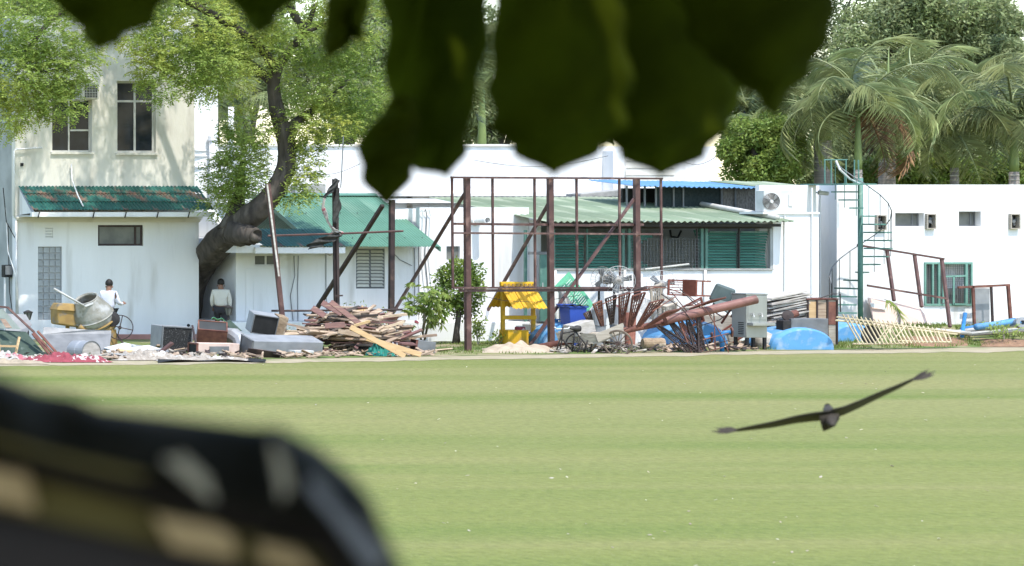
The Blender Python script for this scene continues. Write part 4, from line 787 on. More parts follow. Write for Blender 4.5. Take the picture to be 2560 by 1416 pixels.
obj('side_panel', MB().box(x0-.008, x0-.001, D+.04, D+xb-.04, z0+.05, z1-.05), steelss, wc)
for k in range(7): obj('vent_slot', MB().box(x0-.016, x0-.009, D+.1, D+.32, z0+.09+k*.05, z0+.112+k*.05), black, wc)
for px, dd in ((1868, .03), (1912, .03), (1868, .5), (1912, .5)): obj('foot', MB().box(X(px, D), X(px, D)+.07, D+dd, D+dd+.07, .0, z0-.002), blacksteel, wc)
obj('cooler_slab', MB().box(x0-.3, x1+.2, D-.15, D+.8, .012, .035), concrete, label='flat concrete slab under the water cooler', cat='slab') if False else None
# stacked sheets
D = 75.3; q = qp(D); rg = random.Random(11)
for k in range(22):
    py = 838-k*4.7; z = Z(py, D); s_ = rg.uniform(-3, 3); L = rg.uniform(.95, 1.15)
    obj('old_sheet', MB().obox((X(1962+rg.uniform(-6, 8)+k*.5, D), D+.3+rg.uniform(-.05, .05), max(.03, z)), (L, .8, .034), rotm(rg.uniform(-2, 2), -8-3*(k > 8)+rg.uniform(-2, 2), s_)), sheetwhite, label='weathered pale sheet in the stack right of the water cooler' if 0 < k < 21 else ('lowest' if k == 0 else 'topmost')+' pale sheet of the stack right of the water cooler', cat='sheet', group='stack of old sheets')
# cabinet, trough, pump
D = 75.2; q = qp(D)
cb_ = thing('rusty_cabinet', 'rusty steel cabinet with two wooden panels behind the blue half tank', 'cabinet', gz(q(2055, 840))); x0, x1 = X(2017, D), X(2092, D); z0, z1 = .05, Z(750, D)
obj('carcass', MB().box(x0, x1, D, D+.75, z0, z1), greywood, cb_, bev=.01); obj('top_sheet', MB().box(x0-.03, x1+.03, D-.04, D+.78, z1+.003, z1+.04), rust, cb_)
for i, m_ in enumerate((woodpale, wood, rust)): obj('panel', MB().box(x0+.03+.27*i, x0+.25+.27*i, D-.015, D-.002, Z(812, D), z1-.05), m_, cb_)
for px in (2018, 2041, 2067, 2091): obj('frame_bar', MB().box(X(px, D)-.02, X(px, D)+.02, D-.045, D-.016, .1, z1), darksteel, cb_)
obj('handle_pipe', MB().path([q(2045, 745, -.1), q(2075, 735, -.1), q(2094, 735, -.1), q(2095, 780, -.1)], .016, 6), blacksteel, cb_)
D = 74.4; q = qp(D)
obj('metal_trough', MB().box(X(1978, D), X(2071, D), D, D+.5, .02, Z(797, D)), galvdark, label='grey metal trough behind the half round tank', cat='trough', bev=.015)
pm = thing('old_pump', 'rusty old engine pump beside the grey trough', 'pump', gz(q(1972, 840, -.1))); c_ = q(1978, 790, .15)
obj('engine_block', MB().obox(q(1965, 818, .1), (.22, .3, .36)), blacksteel, pm, bev=.02); obj('flywheel', MB().lathe(c_, (-.3, -1, .2), [(-.08, 0), (-.08, .12), (.04, .14), (.06, 0)], 14), darksteel, pm); obj('cylinder', MB().lathe(q(1990, 788, .2), (1, 0, .3), [(0, .1), (.16, .1), (.16, 0)], 12), rust, pm); obj('leg', MB().box(X(1960, D), X(1975, D), D+.1, D+.3, .0, .5), darksteel, pm)
obj('oil_can', MB().lathe(gz(q(1943, 840, .1)), (0, 0, 1), [(0, 0), (0, .15), (.36, .16), (.36, .14), (.3, 0)], 14), galvdark, label='dull metal drum left of the old pump', cat='drum')
obj('rubble_sack', MB().lathe(gz(q(1921, 846, .2)), (0, 0, 1), [(0, 0), (.0, .22), (.2, .26), (.42, .2), (.5, .05), (.5, 0)], 12), sheetwhite, label='torn pale sack right of the water cooler', cat='sack', sm=True)
# ================================================================ BAMBOO FENCE
bf = thing('bamboo_fence', 'pale bamboo fence panel leaning on the grass by the blue tank', 'fence', G(2230, 866)); 
def BF(px, py, dd=0.0, z=None): v = P(px, py, 73.6+(px-2100)*.0045+dd); return v
for k in range(24):
    t0 = k/23; a = (2110+262*t0*.98, 794+38*t0); b = (2150+228*t0, 862-6*t0+(.0))
    obj('bamboo_stake', MB().path([BF(b[0], b[1], -.2), BF((a[0]+b[0])/2+random.Random(k).uniform(-2, 2), (a[1]+b[1])/2, .05), BF(a[0]-3, a[1]-8, .3)], [.018, .021, .02], 6), bamboo, bf)
for a, b in (((2092, 793), (2400, 833)), ((2090, 801), (2392, 836)), ((2132, 860), (2262, 859)), ((2240, 852), (2378, 856))): obj('bamboo_rail', MB().path([BF(a[0], a[1], .28), BF((a[0]+b[0])/2, (a[1]+b[1])/2+1, .25), BF(b[0], b[1], .2)], .024, 6), bamboo, bf)
for k in range(6): obj('bamboo_tie', MB().tube(BF(2195+rg.uniform(-10, 60), 860, -.1), BF(2215+rg.uniform(-10, 60), 815, .2), .016, 5), bamboo, bf)
# leaning railing and wall things
rl = thing('leaning_railing', 'brown steel railing frame leaning on the right white wall', 'railing', G(2372, 830))
L = lambda px, py: P(px, py, 79.3-.012*(py-620)*.6)
for a, b in (((2217, 625), (2235, 752)), ((2286, 637), (2304, 768)), ((2354, 648), (2375, 818))): obj('railing_post', MB().beam(L(*a), L(*b), .07), brownsteel, rl)
for a, b in (((2140, 613), (2357, 648)), ((2165, 714), (2366, 747))): obj('railing_bar', MB().beam(L(*a)-Vector((0, .05, 0)), L(*b)-Vector((0, .05, 0)), .055), brownsteel, rl)
obj('leaning_board', MB().slab([P(2170, 745, 79.85), P(2300, 770, 79.85), P(2332, 815, 79.3), P(2190, 830, 79.3)], (0, .03, .01)), pinkboard, label='big pale pink board leaning low on the right white wall', cat='board')
obj('white_board', MB().slab([P(2176, 757, 79.6), P(2214, 766, 79.6), P(2216, 776, 79.58), P(2178, 768, 79.58)], (0, .02, .0)), paintwhite, label='small white board stuck on the pink board', cat='board')
sp = thing('seedling_palm', 'small drooping palm seedling behind the bamboo fence', 'plant', Vector((X(2255, 77.5), 77.5, .2)))
obj('stem', MB().path([(X(2255, 77.5), 77.5, .2), P(2248, 790, 77.5), P(2232, 757, 77.5), P(2210, 748, 77.5)], [.03, .025, .018, .01], 6), palmtrunk, sp)
mb = MB(); rg2 = random.Random(5)
for k in range(60):
    u = rg2.random(); p_ = P(2215+40*u, 750+45*u**2, 77.5); d_ = Vector((rg2.uniform(-.3, .5), rg2.uniform(-.4, .2), -.5)).normalized(); s_ = d_.cross(Vector((0, 1, 0))).normalized()*.012; l_ = rg2.uniform(.2, .38); mb.add([p_-s_, p_+s_, p_+d_*l_], [(0, 1, 2)])
obj('fronds', mb, leafneem, sp)
tf = thing('table_frame', 'rusty white topped table frame without top against the right wall', 'table', Vector((X(2480, 79.4), 79.4, .43))); D = 79.2
for a, b, w_, m_ in (((2432, 716), (2436, 820), .06, rust), ((2478, 718), (2482, 812), .05, darksteel), ((2520, 714), (2528, 812), .07, rust)): v = P(b[0], b[1], D); v.z = .4; obj('leg', MB().beam(P(a[0], a[1], D), v, w_), m_, tf)
obj('table_rail', MB().beam(P(2395, 719, D), P(2524, 713, D), .06), rust, tf); obj('back_rail', MB().beam(P(2428, 722, D+.4), P(2480, 718, D+.4), .05), sheetwhite, tf); obj('side_panel', MB().slab([P(2438, 722, D+.3), P(2474, 722, D+.3), P(2474, 812, D+.3), P(2440, 815, D+.3)], (0, .03, 0)), galv, tf)
for k, (a, b, m_, lab) in enumerate((((2404, 824), (2538, 800), bluepipe, 'long blue pipe lying in the pipe pile at the right edge'), ((2380, 832), (2545, 812), pvc, 'white pipe lying under the blue pipe'), ((2412, 828), (2560, 806), pvc, 'white pipe on top of the pile at the right edge'), ((2420, 836), (2590, 822), pvc, 'white pipe nearest the grass in the pile'), ((2440, 818), (2600, 798), blue, 'pale blue pipe at the back of the pile'), ((2340, 826), (2425, 834), pvc, 'white pipe joining the bamboo fence to the pipe pile'))):
    d_ = 77.6-.25*k; obj('plastic_pipe', MB().tube(P(a[0], a[1], d_), P(b[0], b[1], d_+.3), .06 if k != 4 else .09, 10), m_, label=lab, cat='pipe', group='pipes piled at the right edge', sm=True)
obj('pipe_coil', MB().lathe(P(2548, 808, 76.6), (-.4, -1, .1), [(0, .06), (0, .15), (.3, .15), (.3, .06), (0, .06)], 16), galv, label='grey pipe end with round bore at the right edge', cat='pipe')
obj('pipe_stub', MB().path([G(2405, 842, .25), P(2409, 812, 77.0), P(2413, 783, 77.1)], [.05, .045, .05], 8), bluepipe, label='blue upright pipe stub beside the bamboo fence', cat='pipe')
for px0, px1, py, k in ((2250, 2420, 860, 0), (2450, 2640, 857, 1)):
    obj('soil_heap', MB().grid(lambda u, v: (lambda g: Vector((g.x, g.y, .02+yz(px0+(px1-px0)*u, g.y)+.17*math.sin(math.pi*u)**.6*math.sin(math.pi*v)*(.6+.7*abs(noise.noise(Vector((u*14, v*5, k))))))))(P(px0+(px1-px0)*u, 0, 75.6+1.6*v)), 44, 10), soil, label=('red brown soil heap in front of the bamboo fence end', 'red brown soil heap at the right edge of the grass')[k], cat='soil heap', sm=True)
# ================================================================ LEFT SCRAP
D = 71.5; q = qp(D)
# concrete mixer
D = 75.0; q = qp(D)
mx = thing('concrete_mixer', 'old concrete mixer with tilted grey drum and yellow body', 'concrete mixer', gz(q(225, 855)))
dc = q(232, 788, 0); dax = Vector((-.42, -.22, .80)).normalized(); k_ = D/F
obj('drum', MB().lathe(dc, dax, [(-.42, 0), (-.42, .30), (-.30, .46), (-.1, .52), (.05, .52), (.12, .50), (.46, .315), (.52, .31), (.52, .28), (.46, .285), (.1, .46), (-.1, .48), (-.3, .4), (-.38, 0)], 32), mixersteel, mx, sm=True)
obj('drum_rim', MB().ring(dc+dax*.52, dax, .30, .02, 32, 6), mixersteel, mx); obj('drum_band', MB().ring(dc-dax*.02, dax, .525, .022, 36, 6), mixersteel, mx)
obj('gear_ring', MB().ring(dc-dax*.22, dax, .5, .03, 36, 6), yellowold, mx)
obj('engine_housing', MB().hexa([q(148, 812, .1), q(215, 822, -.1), q(215, 822, .5), q(148, 812, .6), q(146, 770, .1), q(200, 768, -.05), q(200, 768, .5), q(146, 770, .6)]), yellowold, mx, bev=.04)
obj('housing_lid', MB().hexa([q(145, 776, .06), q(190, 779, -.08), q(190, 779, .52), q(145, 776, .62), q(152, 759, .12), q(188, 760, .0), q(188, 760, .48), q(152, 759, .56)]), yellowold, mx, bev=.02)
obj('cradle', MB().path([q(190, 815, -.2), q(215, 832, -.25), q(245, 832, -.28), q(272, 815, -.3), q(278, 800, -.28)], .07, 8), yellowold, mx, sm=True)
obj('pedestal', MB().hexa([q(262, 862, -.35), q(281, 862, -.35), q(281, 862, -.1), q(262, 862, -.1), q(266, 822, -.35), q(277, 822, -.35), q(277, 822, -.15), q(266, 822, -.15)]), yellowold, mx, bev=.01)
obj('rear_leg', MB().beam(q(180, 815, .3), gz(q(178, 860, .3)), .08), yellowold, mx); obj('prop_leg', MB().beam(q(276, 826, -.2), q(296, 862, -.4), .04), darksteel, mx)
obj('gear_cover', MB().lathe(q(268, 797, -.3), (-.35, -1, .05), [(0, 0), (-.02, .18), (0, .21), (.07, .20), (.09, .1), (.09, 0)], 24), blacksteel, mx)
wc_ = q(282, 817, -.45); wa = Vector((-.45, -1, .1)); hw_ = obj('hand_wheel', MB().ring(wc_, wa, .33, .013, 36, 6), darksteel, mx); wa.normalize(); u_ = wa.orthogonal().normalized(); v_ = wa.cross(u_)
for k in range(4): a = 2*math.pi*k/4+.6; obj('spoke', MB().tube(wc_, wc_+(u_*math.cos(a)+v_*math.sin(a))*.33, .014, 5), darksteel, hw_)
obj('hub', MB().lathe(wc_-wa*.1, wa, [(0, .05), (.16, .04), (.16, 0)], 10), darksteel, mx); obj('tilt_handle', MB().tube(q(122, 721, -.35), q(196, 765, -.45), .028, 8), pvc, mx, sm=True); obj('handle_plate', MB().beam(q(193, 765, -.45), q(216, 757, -.42), .05, .04), alu, mx)
# drum, sheets, boards at far left
D = 70.2; q = qp(D)
sd = thing('steel_drum', 'dented steel drum lying on its side on the red cloth', 'drum', gz(q(222, 905))); da = Vector((.25, -1, .02)).normalized(); c_ = q(228, 880, 0)-Vector((0, 0, 0))
obj('drum_shell', MB().lathe(c_-da*.62, da, [(0, 0), (0, .27), (.02, .285), (.3, .275), (.32, .285), (.34, .275), (.62, .285), (.64, .27)], 28), galv, sd, sm=False); obj('drum_end', MB().lathe(c_+da*.005, da, [(0, .268), (.0, 0)], 28), sheetwhite, sd); obj('drum_chime', MB().ring(c_+da*.01, da, .275, .014, 30, 6), galvdark, sd)
D = 72.2; q = qp(D)
obj('bent_sheet', MB().add([q(116, 900, -.5), q(250, 905, -.5), q(290, 836, .3), q(292, 828, .35), q(232, 826, .35), q(128, 820, .5), q(120, 838, .35)], [(0, 1, 2, 6), (6, 2, 3, 4), (6, 4, 5)]), galvdark, label='large bent galvanised sheet in front of the mixer', cat='metal sheet'); 
solid(bpy.data.objects['bent_sheet'], .02)
obj('sheet_end', MB().slab([q(232, 838, .32), q(240, 832, .32), q(240, 872, .2), q(226, 868, .2)], (0, .02, 0)), galvdark, label='short dark sheet end below the mixer drum', cat='metal sheet') if False else None
obj('flat_sheet', MB().slab([q(60, 848, 1.2), q(62, 790, 1.5), q(120, 792, 1.5), q(128, 818, 1.3), q(108, 845, 1.2)], (0, .02, 0)), galvdark, label='flat grey metal sheet propped left of the mixer', cat='metal sheet')
gbd = thing('green_board', 'big dark green board with brown steel frame at the left edge', 'board', G(60, 900)); D = 71.0; q = qp(D)
obj('board', MB().slab([q(-90, 820, .6), q(84, 832, .5), q(112, 893, -.2), q(-90, 893, -.2)], (0, .03, .0)), boardgreen, gbd)
for a, b in (((-60, 762), (30, 770)), ((30, 770), (84, 832)), ((82, 832), (134, 905)), ((92, 828), (140, 898)), ((78, 834), (118, 900))): obj('frame_bar', MB().beam(q(a[0], a[1], .35-.006*(a[1]-762)), q(b[0], b[1], .35-.006*(b[1]-762)), .05), rust if b[1] > 850 else brownsteel, gbd)
obj('glass_screen', MB().slab([q(-90, 772, .5), q(26, 775, .5), q(70, 826, .45), q(-90, 818, .5)], (0, .015, 0)), mat('murky_glass', (.30, .34, .32), (.24, .28, .26), 2, .2), gbd)
obj('small_board', MB().slab([q(7, 798, .2), q(21, 799, .2), q(34, 821, .1), q(18, 820, .1)], (.01, .03, 0)), wood, label='small wooden board resting on the green board', cat='board')
t = thing('broken_stool', 'broken pale wooden stool at the left edge', 'stool', gz(q(5, 898, -.9)))
for a, b in (((22, 840), (2, 896)), ((-30, 842), (-34, 898)), ((-30, 862), (12, 862))): obj('stool_bar', MB().beam(q(a[0], a[1], -.7), q(b[0], b[1], -.9), .05), woodpale, t)
# cloth heaps
def clothheap(name, label, px0, px1, py, h, dep, m_, seed, cat='cloth'):
    g0 = G(px0, py)
    def fn(u, v):
        p_ = Vector((X(px0+(px1-px0)*u, g0.y), g0.y+dep*v, 0)); e = (math.sin(math.pi*u)*math.sin(math.pi*v))**.5
        p_.z = .02+e*h*(.4+1.0*abs(noise.noise(Vector((u*9+seed, v*4, seed))))+.55*noise.noise(Vector((u*26, v*9, seed)))); p_.y -= .05*noise.noise(Vector((u*9, 0, seed))); return p_
    o = obj(name, MB().grid(fn, 70, 16), m_, label=label, cat=cat, sm=True); return o
clothheap('cloth_heap', 'red and white printed cloth under the steel drum', 80, 285, 908, .21, .8, cloth_red, 1.3)
clothheap('cloth_heap', 'white cloth roll with red print at the left edge', -60, 84, 903, .24, .8, cloth_white, 4.1)
clothheap('cloth_heap', 'pale flattened cardboard at the bottom left corner', -80, 125, 912, .12, .5, mat('cardboard', (.36, .30, .22), (.29, .24, .175), 4, .9), 6.2, 'cardboard')
clothheap('debris_heap', 'pale rubble and torn sheets between slab and ducts', 285, 480, 903, .24, 1.2, rubblem, 7.7, 'rubble'); clothheap('debris_heap', 'low rubble and torn sheets in front of the brick coloured box', 400, 640, 905, .14, .8, rubblem, 9.4, 'rubble')
bk = None
for k, (a, b) in enumerate(((84, 894), (96, 895), (108, 894), (90, 889), (102, 888), (114, 890), (98, 884))):
    o = obj('loose_brick', MB().obox(P(a, b, 71.2), (.2, .1, .07), rotm(0, rg.uniform(-8, 8), rg.uniform(-20, 20))), brickm, label='loose red brick in the small pile below the green board', cat='brick', group='loose bricks below the green board', bev=.006)
obj('stone_slab', MB().obox(P(340, 896, 69.5), (1.15, .35, .22), rotm(0, 1, 4)), concrete, label='long grey stone slab at the edge of the dirt path', cat='slab', bev=.02)
for k, (px, py, d_, L_, w_, ry, rz, m_, lab) in enumerate(((330, 876, 71.4, 1.3, .5, -6, 10, paintwhite, 'white sheet tilted on the rubble'), (375, 872, 71.8, .9, .4, 8, -15, galv, 'grey sheet on top of the rubble'), (300, 868, 72.0, .7, .4, -10, 20, paintwhite, 'white sheet under the hand wheel'), (350, 886, 70.8, 1.6, .1, 1, 3, wood, 'brown timber lying along the slab'), (420, 884, 70.9, 1.0, .07, -6, 12, wooddark, 'dark timber in front of the mesh duct'), (410, 874, 71.0, .55, .12, -38, 0, brownsteel, 'brown angle iron on the rubble'), (340, 880, 71.2, .9, .3, 5, -5, woodpale, 'yellowish board in the rubble'), (250, 874, 72.5, .6, .3, 30, 10, paintwhite, 'white plastic piece beside the yellow pedestal'))):
    obj('scrap_sheet', MB().obox(P(px, py, d_), (L_, w_, .03 if w_ > .2 else .06), rotm(8, ry, rz)), m_, label=lab, cat='scrap')
# ducts
def duct(label, c, size, rot, m_, face, fm, rim=.03, name='duct_box'):
    t_ = thing(name, label, 'duct', Vector((c[0], c[1], max(0, c[2]-size[2]/2)))); c = Vector(c); a, b, e = size
    obj('shell', MB().obox(c, size, rot), m_, t_, bev=.012); n_ = {'front': (0, -1, 0), 'top': (0, 0, 1), 'left': (-1, 0, 0)}[face]; n_ = Vector(n_)
    ext = {'front': (a-2*rim, .02, e-2*rim), 'top': (a-2*rim, b-2*rim, .02), 'left': (.02, b-2*rim, e-2*rim)}[face]; half = {'front': b/2, 'top': e/2, 'left': a/2}[face]
    obj('opening', MB().obox(c+rot@(n_*(half+.003)), ext, rot), fm, t_)
    for s_ in (-1, 1):
        for ax in range(3):
            if abs(n_[ax]) > .5: continue
            off = Vector((0, 0, 0)); off[ax] = s_*(size[ax]/2-rim/2); sz = list(ext); sz[ax] = rim; o_ = [i for i in range(3) if i != ax and abs(n_[i]) < .5][0]; sz[o_] = size[o_]+(.004 if ax == 0 else 0)
            for i in range(3):
                if abs(n_[i]) > .5: sz[i] = .05
            obj('rim', MB().obox(c+rot@(off+n_*(half+.01)), sz, rot), galvdark if m_ == galv else rust, t_)
    return t_
duct('grey duct with sooty mesh face left of the iron rod', P(428, 847, 73.2), (.78, .9, .68), rotm(0, 3, -6), galv, 'front', soot)
duct('open topped brown rimmed duct box on the brick box', P(530, 834, 73.4), (.72, .5, .42), rotm(28, 4, -22), rust, 'top', dark)
t = duct('pale brick coloured box with grey panel in the scrap row', P(535, 877, 72.0), (1.1, .5, .40), rotm(0, 1, 2), pinkboard, 'left', black, .04); obj('grey_panel', MB().obox(P(548, 879, 71.73), (.5, .03, .26)), galvdark, t)
duct('long grey duct box lying along the path', P(704, 872, 71.6), (1.78, .7, .56), rotm(12, 1, -2), galv, 'left', galvdark)
duct('cube shaped grey duct with black opening on the long duct', P(655, 808, 73.2), (.62, .55, .52), rotm(10, 9, -10), galv, 'front', black, .02); obj('duct_side_board', MB().obox(P(698, 813, 73.2), (.24, .5, .52), rotm(8, 12, -10)), stumpwood, label='brown board fixed beside the black duct opening', cat='board', bev=.01)
obj('duct_elbow', MB().path([P(568, 838, 73.6), P(585, 840, 73.4), P(600, 852, 73.2), P(606, 872, 73.0)], [.2, .21, .2, .19], 12), galv, label='grey duct elbow behind the long duct', cat='duct', sm=False)
obj('iron_rod', MB().path([P(481, 815, 72.6), P(490, 860, 72.0), P(501, 902, 71.5)], .03, 6), darksteel, label='dark iron rod leaning on the brick coloured box', cat='rod')
obj('green_plastic', MB().grid(lambda u, v: P(528+45*u, 797+6*u-4*math.sin(u*4)+3*v, 74.0+.4*v)+Vector((0, 0, .03*math.sin(u*13))), 14, 4), green, label='crumpled green plastic sheet on the scrap', cat='plastic sheet', sm=True); solid(bpy.data.objects['green_plastic'], .01)
obj('green_flap', MB().slab([P(558, 806, 74.0), P(575, 800, 74.0), P(606, 828, 73.6), P(588, 830, 73.6)], (0, .03, 0)), boardgreen, label='dark green board on top of the duct elbow', cat='board')
t = thing('panel_frame', 'brown framed panel lying against the long duct', 'panel', G(655, 907)); c_ = P(655, 893, 70.2); rr_ = rotm(-58, 8, 0)
obj('frame', MB().obox(c_, (.85, .42, .03), rr_), darksteel, t)
for s_ in (-1, 1): obj('panel', MB().obox(c_+rr_@Vector((s_*.2, 0, .018)), (.36, .34, .02), rr_), wood, t)
st_ = thing('plastic_stool', 'small grey white stool at the end of the long duct', 'stool', G(760, 906)); D = 70.6; q = qp(D)
obj('seat', MB().box(X(737, D), X(785, D), D, D+.35, Z(883, D), Z(877, D)), alu, st_, bev=.01)
for px in (739, 780): obj('leg', MB().box(X(px, D), X(px, D)+.05, D+.02, D+.08, .0, Z(883, D)-.002), alu, st_); obj('leg', MB().box(X(px, D), X(px, D)+.05, D+.28, D+.34, .0, Z(883, D)-.002), galvdark, st_)
obj('black_sheet', MB().grid(lambda u, v: (lambda g: Vector((g.x, g.y, .02+.05*abs(math.sin(u*7+v*2))*(1-.3*v))))(G(395+270*u, 909-6*v-3*math.sin(u*3))), 30, 3), black, label='black plastic sheet spread along the path edge', cat='plastic sheet', sm=True)
# lawn lamps
for px, pyt, pyb, d_, lab in ((70, 777, 850, 76.2, 'dark garden lamp post behind the green board'), (571, 765, 840, 76.5, 'garden lamp post in front of the doorway')):
    t_ = thing('garden_lamp', lab, 'lamp', (X(px, d_), d_, 0), 'garden lamps'); zt = Z(pyt, d_)
    obj('lamp_post', MB().tube((X(px, d_), d_, 0), (X(px, d_), d_, zt-.26), .03, 8), blacksteel, t_); obj('lantern', MB().lathe((X(px, d_), d_, zt-.26), (0, 0, 1), [(0, .02), (0, .06), (.2, .11), (.2, 0)], 6), greyglass, t_); obj('lantern_cap', MB().lathe((X(px, d_), d_, zt-.058), (0, 0, 1), [(0, .13), (.02, .13), (.07, .03), (.07, 0)], 6), blacksteel, t_)
    for k in range(6): a = math.pi*k/3; obj('lantern_bar', MB().tube((X(px, d_)+.06*math.cos(a), d_+.06*math.sin(a), zt-.26), (X(px, d_)+.115*math.cos(a), d_+.115*math.sin(a), zt-.06), .008, 4), blacksteel, t_)
# ================================================================ WOOD HEAP
rg = random.Random(42); D = 72.6
def heapz(px, d): return 1.22*max(0, 1-abs((px-880)/195)**1.5)*max(0, 1-abs((d-73.0)/1.5)**2)
LBL = {'wood': 'weathered brown scrap plank in the big wood heap', 'woodred': 'painted maroon plank in the big wood heap', 'wooddark': 'blackened plank in the big wood heap'}
for k in range(170):
    px = 880+rg.gauss(0, 72); d_ = 71.9+rg.random()*2.0; hz_ = heapz(px, d_)
    z = max(.05, hz_*(rg.random()**.55)); L_ = rg.uniform(.5, 1.5)*(.75 if abs(px-880) > 100 else 1); tilt = rg.gauss(0, 9)-(14 if px > 900 else -8)*(-1 if px < 880 else 1)*.6; z = max(z, abs(math.sin(R(tilt)))*L_/2*.7+.03)
    kind = rg.choices(['wood', 'woodred', 'wooddark'], [.68, .14, .18])[0]; m_ = {'wood': wood, 'woodred': woodred, 'wooddark': wooddark}[kind]
    spot = 'low at the foot' if z < .3 else 'on the left flank' if px < 815 else 'on the right flank' if px > 945 else 'near the crest' if z > .72 else 'in the middle'
    obj('scrap_plank', MB().obox((X(px, d_), d_, z), (L_, rg.uniform(.07, .16), rg.uniform(.025, .06)), rotm(rg.uniform(-40, 40), tilt, rg.gauss(0, 28))), m_, label=LBL[kind].replace(' in the big', ' '+spot+' of the big'), cat='plank', group='%s planks %s of the wood heap' % ({'wood': 'brown', 'woodred': 'maroon', 'wooddark': 'black'}[kind], spot))
for (a, b), (c, e), w_, m_, lab, dd in (((916, 846), (1052, 887), .13, woodpale, 'long pale new timber sloping across the front of the wood heap', 70.9), ((876, 818), (1012, 891), .13, woodpale, 'lower long pale timber across the front of the wood heap', 70.7), ((885, 815), (925, 803), .07, woodpale, 'short pale batten on the wood heap', 70.9), ((805, 757), (855, 785), .15, woodred, 'broad maroon plank at the very top of the wood heap', 72.4), ((826, 755), (910, 818), .13, woodred, 'long maroon plank sliding down the heap front', 71.8), ((780, 770), (812, 790), .15, woodred, 'maroon plank end pointing left at the heap top', 72.2), ((716, 810), (800, 828), .05, wood, 'thin pole sticking out left of the wood heap', 72.0), ((1000, 846), (1092, 838), .07, wood, 'timber sticking out right towards the shrub', 73.2), ((812, 815), (862, 812), .14, woodred, 'short maroon plank in the middle of the heap', 71.3), ((845, 828), (900, 838), .12, wood, 'brown plank end in the heap middle', 71.2)):
    obj('timber', MB().beam(P(a, b, dd), P(c, e, dd-.15), w_, .05), m_, label=lab, cat='timber', bev=.004)
for k in range(6): obj('upright_batten', MB().beam(P(884+k*5.5, 766+rg.uniform(-2, 6), 73.4), P(882+k*5, 800, 73.0), .045, .03), woodpale, label='pale upright batten at the back of the wood heap', cat='batten', group='upright battens at the heap back')
# right of the heap
clothheap('teal_cloth', 'teal cloth at the foot of the long timbers', 935, 990, 893, .38, .5, teal, 2.2); clothheap('white_bag', 'white plastic bag beside the teal cloth', 978, 1012, 892, .3, .4, paintwhite, 3.3, 'bag')
t = duct('grey open steel box right of the wood heap', P(1058, 868, 72.4), (.46, .4, .34), rotm(0, 8, -8), galvdark, 'left', black)
ex = thing('fire_extinguisher', 'red fire extinguisher right of the wood heap', 'fire extinguisher', Vector((X(1021, 73.6), 73.6, .3))); c_ = P(1021, 848, 73.6)
obj('cylinder', MB().lathe(c_, (0, 0, 1), [(0, 0), (0, .08), (.26, .08), (.3, .04), (.34, .03), (.34, 0)], 14), cloth_red, ex); obj('valve', MB().beam(c_+Vector((-.03, 0, .35)), c_+Vector((.07, 0, .37)), .03), blacksteel, ex)
obj('wire_crate', MB().obox(Vector((X(1022, 73.6), 73.75, .15)), (.5, .4, .29)), galvdark, label='low grey crate under the red extinguisher', cat='crate')
t = thing('grass_trimmer', 'red and pale pole tool standing by the shrub', 'tool', G(1056, 870)); obj('shaft', MB().tube(P(1044, 808, 74), P(1057, 850, 73.8), .018), pvc, t); obj('head', MB().obox(P(1042, 806, 74), (.1, .08, .06), rotm(0, 30, 0)), cloth_red, t); obj('foot_end', MB().tube(P(1057, 850, 73.8), Vector((X(1058, 73.8), 73.8, .0)), .014), blacksteel, t)
obj('grey_panel', MB().slab([P(975, 838, 73.9), P(1020, 812, 73.9), P(1026, 816, 73.8), P(985, 842, 73.8)], (0, .03, 0)), galv, label='grey sheet leaning behind the long pale timbers', cat='metal sheet')
# small litter among the scrap, too much to count
rg = random.Random(99)
for nm_, lab, m_, spans, n_ in (('rubble_litter', 'pale splinters and rubble strewn among the scrap', rubblem, ((-40, 560), (250, 480), (1380, 1600)), 420), ('wood_splinters', 'brown splinters and sticks strewn among the scrap and the wood heap', wood, ((250, 740), (720, 1080), (720, 1080), (1640, 1900)), 520), ('dark_scrap_bits', 'dark metal bits strewn among the scrap', darksteel, ((-40, 720), (1480, 1900)), 260)):
    mb = MB()
    for _ in range(n_):
        a_, b_ = rg.choice(spans); px = rg.uniform(a_, b_); d0 = G(px, lin(UP, px)).y; d_ = d0+.15+rg.random()**1.3*4.2
        mb.obox((X(px, d_), d_, .03+rg.random()*.08), (rg.uniform(.05, .38)*(1.5 if 'splin' in nm_ else 1), rg.uniform(.03, .12), rg.uniform(.008, .04)), rotm(rg.uniform(-30, 30), rg.uniform(-25, 25), rg.uniform(0, 180)))
    obj(nm_, mb, m_, kind='stuff', label=lab, cat='litter')
# ================================================================ VEGETATION
def leafquad(mb, p, d, s, L, W): mb.add([p, p+d*L*.45+s*W*.5, p+d*L, p+d*L*.45-s*W*.5], [(0, 1, 2, 3)])
def rdir(rg): 
    while True:
        v = Vector((rg.uniform(-1, 1), rg.uniform(-1, 1), rg.uniform(-1, 1)))
        if .05 < v.length < 1: return v.normalized()
def face(d, rg, k=.9):  # leaf side vector that turns the blade towards the light
    s = d.cross(sdir+rdir(rg)*k); return s.normalized() if s.length > .02 else Vector((1, 0, 0))
def spray(mb, p, d, L, n, ll, lw, rg, droop=.5):
    """pinnate spray: leaflets in pairs along a drooping stalk"""
    d = d.normalized(); s = d.cross(Vector((0, 0, 1)))
    s = s.normalized() if s.length > .05 else Vector((1, 0, 0))
    s = (s+rdir(rg)*.5).normalized(); q_ = p.copy(); st_ = L/n
    for i in range(n):
        d = (d+Vector((0, 0, -droop/n))).normalized(); q_ = q_+d*st_; k = 1-.35*i/n
        for sg in (-1, 1):
            ld = (d*.55+s*sg*.8+rdir(rg)*.25).normalized(); ls = face(ld, rg)
            leafquad(mb, q_, ld, ls, ll*k*rg.uniform(.8, 1.2), lw)
